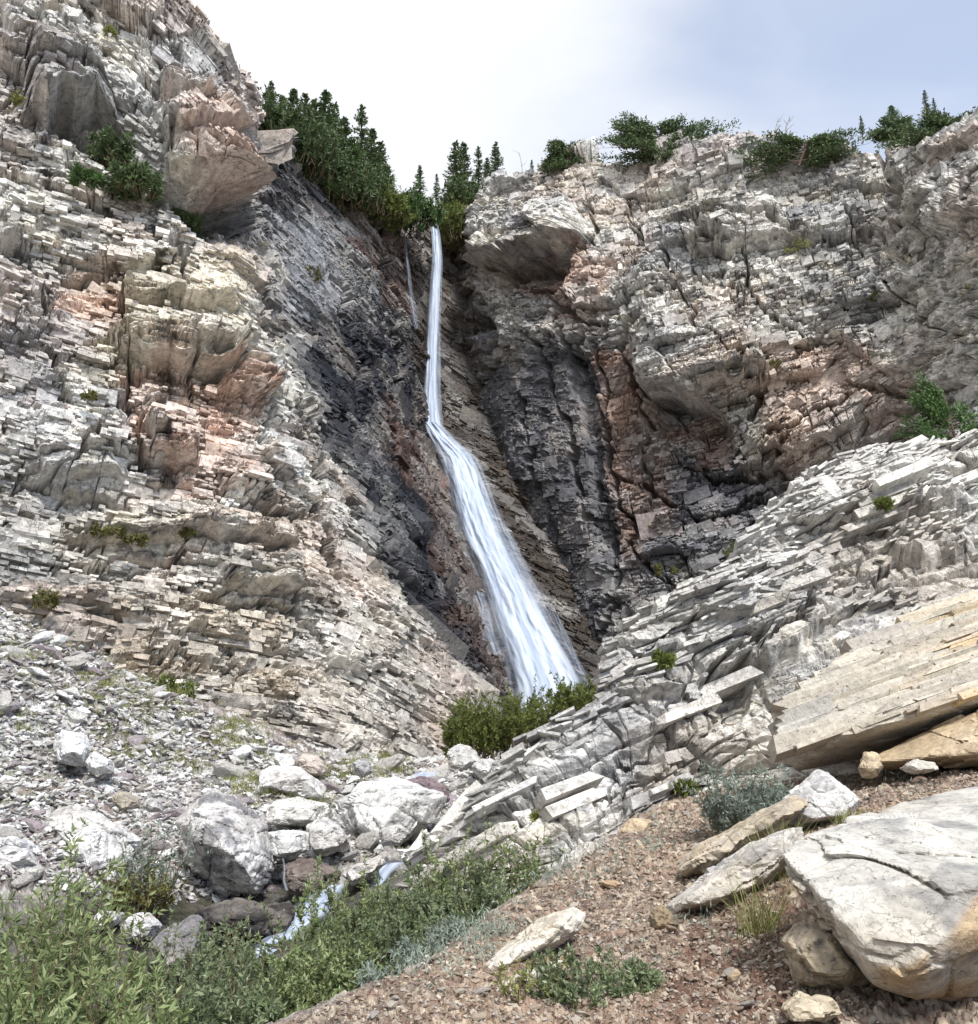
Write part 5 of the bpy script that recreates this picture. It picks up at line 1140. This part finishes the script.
# shrubs and moss tufts growing on the cliffs and the outcrop
def surf(V, px, py):
    """point of a rock sheet seen at a pixel"""
    a, b = project(V[::4, ::4]); d = (a - px) ** 2 + (b - py) ** 2 + V[::4, ::4, 1] * .02
    i = np.unravel_index(np.argmin(d), d.shape); return V[::4, ::4][i].copy()
def cliff_bush(V, px, py, wpx, hpx, label, seed, mat=M_bush, n=1400, L=.16, cat='bush', name='bush', group='bushes growing on the cliffs', sink=.15):
    p = surf(V, px, py); Y = p[1]; w = wpx / 2 * Y / F; h = hpx * Y / F
    p = p + np.array([0, -w * sink - (.35 if V is VO else 1.0), 0])
    return shrub(name, label, p, (w * .8, min(w * .6, 1.2)), h, max(8, n // 60), n, L, L * .35, mat, seed, cat=cat, group=group, spread=.9, stem_r=.012, twigs=3)
cb = [
 (VL,118,165,42,34,'upper dark juniper in the hollow of the left cliff',M_conif,2600),(VL,140,200,60,36,'juniper clump in the middle of the hollow, widest of the three',M_conif,3600),(VL,182,236,62,22,'juniper at the lower right end of the hollow in the left cliff',M_conif,2800),
 (VL,98,196,40,18,'low bright juniper at the left end of the hollow',M_conif2,1500),
 (VL,196,45,18,10,'small tuft near the top of the left cliff',M_grass,500),(VL,122,48,14,8,'small tuft high on the left cliff by the crack',M_grass,400),(VL,28,116,14,10,'small tuft at the left edge high on the cliff',M_grass,400),
 (VL,118,536,36,14,'green tuft on the ledge across the lower left cliff',M_moss,900),(VL,145,546,22,12,'green tuft right of the ledge one on the lower left cliff',M_moss,600),(VL,198,540,20,8,'faint tuft on the ledge further right',M_moss,400),
 (VL,102,408,12,12,'dark tuft beside the pink rock band',M_moss,400),(VL,185,700,38,28,'round green bush at the foot of the left cliff',M_bush,2200),(VL,62,606,20,22,'green bush in the gully at the left edge of the cliff',M_moss,700),
 (VL,312,285,40,24,'moss covered tuft on the dark gully wall',M_moss,900),(VL,242,735,26,14,'green bush where the cliff meets the scree',M_bush,900),
 (VR,870,303,26,10,'green tuft on the ledge of the right cliff',M_bush,700),(VR,905,250,24,8,'tuft on the high ledge near the right edge',M_grass,500),(VR,818,247,20,8,'tuft in a crack of the right cliff',M_grass,400),(VR,770,370,10,10,'small tuft above the pink blocks',M_moss,300),
 (VR,735,555,34,20,'green bush in the crack above the outcrop ridge',M_bush,900),(VR,665,575,28,12,'moss patch low on the dark wall',M_moss,700),(VR,962,300,26,14,'dry yellow tuft at the right edge of the cliff',M_grass,600),(VR,790,255,36,10,'dry grass strip across the right cliff',M_grass,700),
 (VR,445,392,14,12,'mossy tuft beside the lip of the waterfall',M_moss,500),
 (VO,840,640,70,26,'moss green bush spreading along the crack of the outcrop',M_moss,2400),(VO,660,660,20,12,'bright green cushion on the outcrop',M_bush,900),(VO,875,508,22,8,'small tuft near the outcrop ridge',M_bush,600),(VO,540,812,16,6,'tiny tuft in a crack of the layered outcrop',M_grass,250),(VO,680,782,18,10,'tuft at the foot of the outcrop',M_bush,400),
]
for k, (V, px, py, w, h, lb, mt, n) in enumerate(cb):
    near_ = V is VO
    cliff_bush(V, px, py + h * .3, w, h, lb, 1000 + k, mt, n, L=.10 if near_ else .26 if mt in (M_conif, M_conif2) else .17)

# ---- conifers
def conifer_mesh(h, w, seed, dens=1.0, sparse=0.0, gap=.05):
    rr = np.random.default_rng(seed); LP, LD, st = [], [], []
    nw = int(30 + h * 4); st.append(tube([(0, 0, -.5), (.02 * h, 0, h * .5), (0, 0, h)], .022 * h, .004 * h, 5)); br = []
    for i in range(nw):
        t = (i + rr.random()) / nw; z = h * (gap + (1 - gap) * t)
        for q in range(rr.integers(4, 7)):
            if rr.random() < sparse: continue
            th = rr.uniform(0, 2 * math.pi); ln = w * (1 - t) ** .8 * rr.uniform(.5, 1.12) + .04 * h * .3
            d = np.array([math.cos(th), math.sin(th), rr.uniform(-.35, .05) + .5 * t]); tt = np.linspace(0, 1, 5)[:, None]; p = np.array([0, 0, z]) + d * ln * tt + np.array([0, 0, .12 * ln]) * tt ** 2
            br.append(tube(p, .006 * h * (1 - t) + .004, .003, 3))
            k = int((10 + 34 * ln) * dens); s = rr.uniform(.12, 1, k)[:, None]; LP.append(np.array([0, 0, z]) + d * ln * s + np.array([0, 0, .12 * ln]) * s ** 2 + rr.normal(size=(k, 3)) * .05 * ln)
            LD.append(d + rr.normal(size=(k, 3)) * .7 + [0, 0, -.15])
    LP = np.concatenate(LP); LD = np.concatenate(LD); V, Fc = leaves(LP, LD, .055 * h ** .5 * 1.1 * rr.uniform(.6, 1.2, len(LP)), .028 * h ** .5, seed, .1)
    return (V, Fc), join(st), join(br)
def conifer(name, label, base, h, w, seed, mat=M_conif, group='conifers on the ridge', dens=1.0, sparse=0.0, gap=.05, cat='conifer'):
    (V, Fc), (Vt, Ft), (Vb, Fb) = conifer_mesh(h, w, seed, dens, sparse, gap); r = empty(name, base, label, cat, group)
    mk('crown', V, Fc, mat, parent=r); mk('trunk', Vt, Ft, M_bark, parent=r); mk('branches', Vb, Fb, M_bark, parent=r); return r
T1 = conifer('conifer', '', (0, 0, 0), 5, 1.25, 41); T2 = conifer('conifer', '', (0, 0, 0), 5, 1.0, 42, sparse=.25); T3 = conifer('conifer', '', (0, 0, 0), 5, .8, 43, sparse=.5, gap=.2); T4 = conifer('conifer', '', (0, 0, 0), 4, 1.7, 44, mat=M_conif2)
# (px of the tip, py of the tip, py of the foot, distance, template, label)
trees = [
 (268,82,130,50,T2,'narrow dark conifer at the upper left end of the ridge beside the cliff'),
 (279,96,150,51,T1,'dense conifer close to the left cliff, second on the ridge'),
 (290,90,155,52,T1,'dense conifer with a pointed tip, third on the ridge'),
 (301,94,165,53,T2,'slim conifer standing between two denser ones on the ridge'),
 (311,100,172,53.5,T1,'full conifer in the left group, fifth from the cliff'),
 (322,92,178,54,T1,'tallest full conifer of the left group on the ridge'),
 (331,104,182,55,T2,'slim conifer just right of the tallest full one'),
 (341,118,190,56,T1,'broad conifer in the dip before the thin dead topped one'),
 (358,106,198,57,T3,'thin conifer with a bare spire like top on the ridge'),
 (370,130,202,58,T1,'dark conifer right of the bare topped one'),
 (379,142,206,59,T2,'small dark conifer at the right end of the dense group'),
 (350,140,200,56,T4,'bright bushy conifer low in the dense group'),
 (300,130,172,52,T4,'bright bushy conifer in front of the left group'),
 (322,150,190,54,T4,'bright bushy conifer low on the slope in the middle of the group'),
 (385,165,212,60,T4,'round green conifer at the start of the green bank'),
 (419,166,204,68,T2,'small lone conifer above the green bank'),
 (436,174,206,70,T3,'smallest lone conifer left of the waterfall'),
 (455,142,212,68,T2,'tall conifer directly above the right side of the waterfall'),
 (463,143,205,69,T2,'conifer tightly beside the tall one above the waterfall'),
 (478,147,200,69.5,T3,'thin see through conifer in the group right of the waterfall'),
 (496,143,192,70,T2,'bushy topped conifer at the right end of the waterfall group'),
 (487,158,196,69,T2,'short conifer in the middle of the waterfall group'),
 (532,160,182,66,T3,'tiny conifer on the crest of the right cliff'),
 (863,116,140,56,T3,'tiny slim conifer on the crest near the right'),
 (928,90,118,52,T3,'slim blue conifer at the right end of the crest'),
 (936,98,118,52,T3,'small slim conifer right beside the slim blue one'),
 (895,106,140,55,T4,'rounded dark conifer in the notch of the right crest'),
]
for k, (px, tp, bp_, Y, T, lb) in enumerate(trees):
    b = at(px, bp_, Y); t = at(px, tp, Y); h = float(t[2] - b[2]); s = h / (4 if T is T4 else 5)
    sx = s * (1.15 if T in (T1, T2) else 1)
    copy_tree(T, lb, b, rz=k * 1.7, s=(sx, sx, s), group='conifers on the ridge')
for T in (T1, T2, T3, T4):
    for ch in list(T.children): bpy.data.objects.remove(ch)
    bpy.data.objects.remove(T)
# green bank above the falls, dense low growth
for k, (px, py, w, h, Y, lb, mt) in enumerate([(300,165,70,52,51,'dense dark thicket on the ridge under the left conifers',M_conif),(345,200,80,50,55,'dense thicket on the ridge under the thin conifer',M_conif),(380,214,60,34,58,'green shrub bank left of the waterfall lip',M_bush),(415,220,60,32,61,'bright green shrub bank next to the waterfall lip',M_conif2),
     (457,236,34,40,66,'green shrub right of the waterfall lip',M_bush),(462,205,36,30,67,'dark shrub under the conifers right of the waterfall',M_conif),(280,140,40,50,49,'dark shrub thicket against the left cliff',M_conif)]):
    b = at(px, py + 9, Y); top = at(px, py - h * .8, Y)
    shrub('ridge_shrub', lb, b, (w / 2 * Y / F, 1.5), float(top[2] - b[2]), 60, 7000, .30, .12, mt, 1100 + k, cat='shrub', group='shrubs on the ridge above the falls', stem_r=.02, spread=.35, twigs=4)
# wind bent junipers on the right crest
def flag_tree(label, px, py_base, Y, wpx, hpx, lean, seed, mat=M_conif, n=9, kk=230, ls=1.0, rise=0.0):
    rr = np.random.default_rng(seed); b = at(px, py_base, Y); w = wpx * Y / F; h = hpx * Y / F; LP, LD, br = [], [], []
    tt = np.linspace(0, 1, 6)[:, None]; tr = np.array([[0, 0, -.5]]) * (1 - tt) + np.array([lean * w * .15, 0, h * .8]) * tt; trunk = tube(tr, .09, .03, 6); tr = tr * [1, 1, 1]
    for q in range(n * 4):
        t = rr.uniform(.15, 1); o = tr[0] * (1 - t) + tr[-1] * t; o = o if q else tr[1]; sx = rr.choice([-1, 1], p=[.5 + .25 * (lean < 0), .5 - .25 * (lean < 0)]) ; ln = w * .85 * rr.uniform(.35, 1.05) * (1.1 - .6 * t)
        d = np.array([sx * 1.0, rr.uniform(-.5, .5), rr.uniform(-.15, .3) + rise * rr.random()]); p = o + d * ln * tt + np.array([0, 0, -.12 * ln]) * tt ** 2; br.append(tube(p, .035, .01, 3))
        k = kk; s = rr.uniform(.2, 1.05, k)[:, None]; LP.append(o + d * ln * s + rr.normal(size=(k, 3)) * np.array([.16, .2, .10]) * ls); LD.append(d * .6 + rr.normal(size=(k, 3)) * .6 + [0, 0, .35])
    LP = np.concatenate(LP); LD = np.concatenate(LD); V, Fc = leaves(LP, LD, .28 * ls * rr.uniform(.5, 1.2, len(LP)), .10 * ls, seed, .1)
    r = empty('juniper', b, label, 'juniper', 'junipers on the right crest'); mk('crown', V, Fc, mat, parent=r); mk('trunk', trunk[0], trunk[1], M_bark, parent=r); V, Fc = join(br); mk('branches', V, Fc, M_bark, parent=r)
flag_tree('small wind bent juniper alone on the crest', 570, 166, 61, 34, 34, -1, 51, n=6)
flag_tree('large dark juniper with branches swept to the left on the crest', 668, 158, 58, 96, 56, -1, 52, n=15)
flag_tree('lower right part of the dark juniper pair on the crest', 685, 162, 57.5, 50, 36, 1, 53, n=8)
flag_tree('spreading low dark juniper beside the dead branches', 798, 160, 54, 92, 32, 1, 54, n=13)
flag_tree('small dark juniper in the notch of the crest', 892, 138, 54, 36, 24, 1, 55, n=6)
flag_tree('juniper spreading over the crest at the right edge', 945, 140, 49, 72, 34, 1, 56, n=10)
flag_tree('bright green juniper at the right edge between cliff and outcrop', 962, 456, 30, 74, 84, -1, 57, M_conif2, n=12, kk=120, ls=.6, rise=.5)
# bare dead trees
def snag(label, px, py, Y, hpx, seed, nb=5, lean=0.1):
    rr = np.random.default_rng(seed); b = at(px, py, Y); h = hpx * Y / F; p = np.array([[0, 0, -.3], [lean * h * .3, 0, h * .5], [lean * h, 0, h]]); ps = [tube(p, .05, .012, 5)]
    for q in range(nb):
        t = rr.uniform(.3, .9); o = p[0] * (1 - t) + p[2] * t; d = np.array([rr.uniform(-1, 1), rr.uniform(-.5, .5), rr.uniform(.2, .9)]) * h * .4; m = o + d * .5 + rr.normal(size=3) * h * .03; ps.append(tube(np.array([o, m, o + d]), .025, .008, 4))
    V, Fc = join(ps); o = mk('dead_tree', V, Fc, M_dead); o.location = [float(q) for q in b]; tag(o, label, 'dead tree', 'dead trees on the crest')
snag('thin bare leaning trunk on the crest right of the waterfall', 523, 178, 65, 34, 61, 2, -.12)
snag('bleached bare branches standing left of the low juniper', 775, 140, 54, 30, 62, 9, .2)
snag('twisted grey dead trunk beside the large juniper', 742, 160, 55, 32, 63, 8, .1)
snag('bare branching twig at the left of the low juniper crown', 785, 135, 54.5, 22, 64, 6, .3)
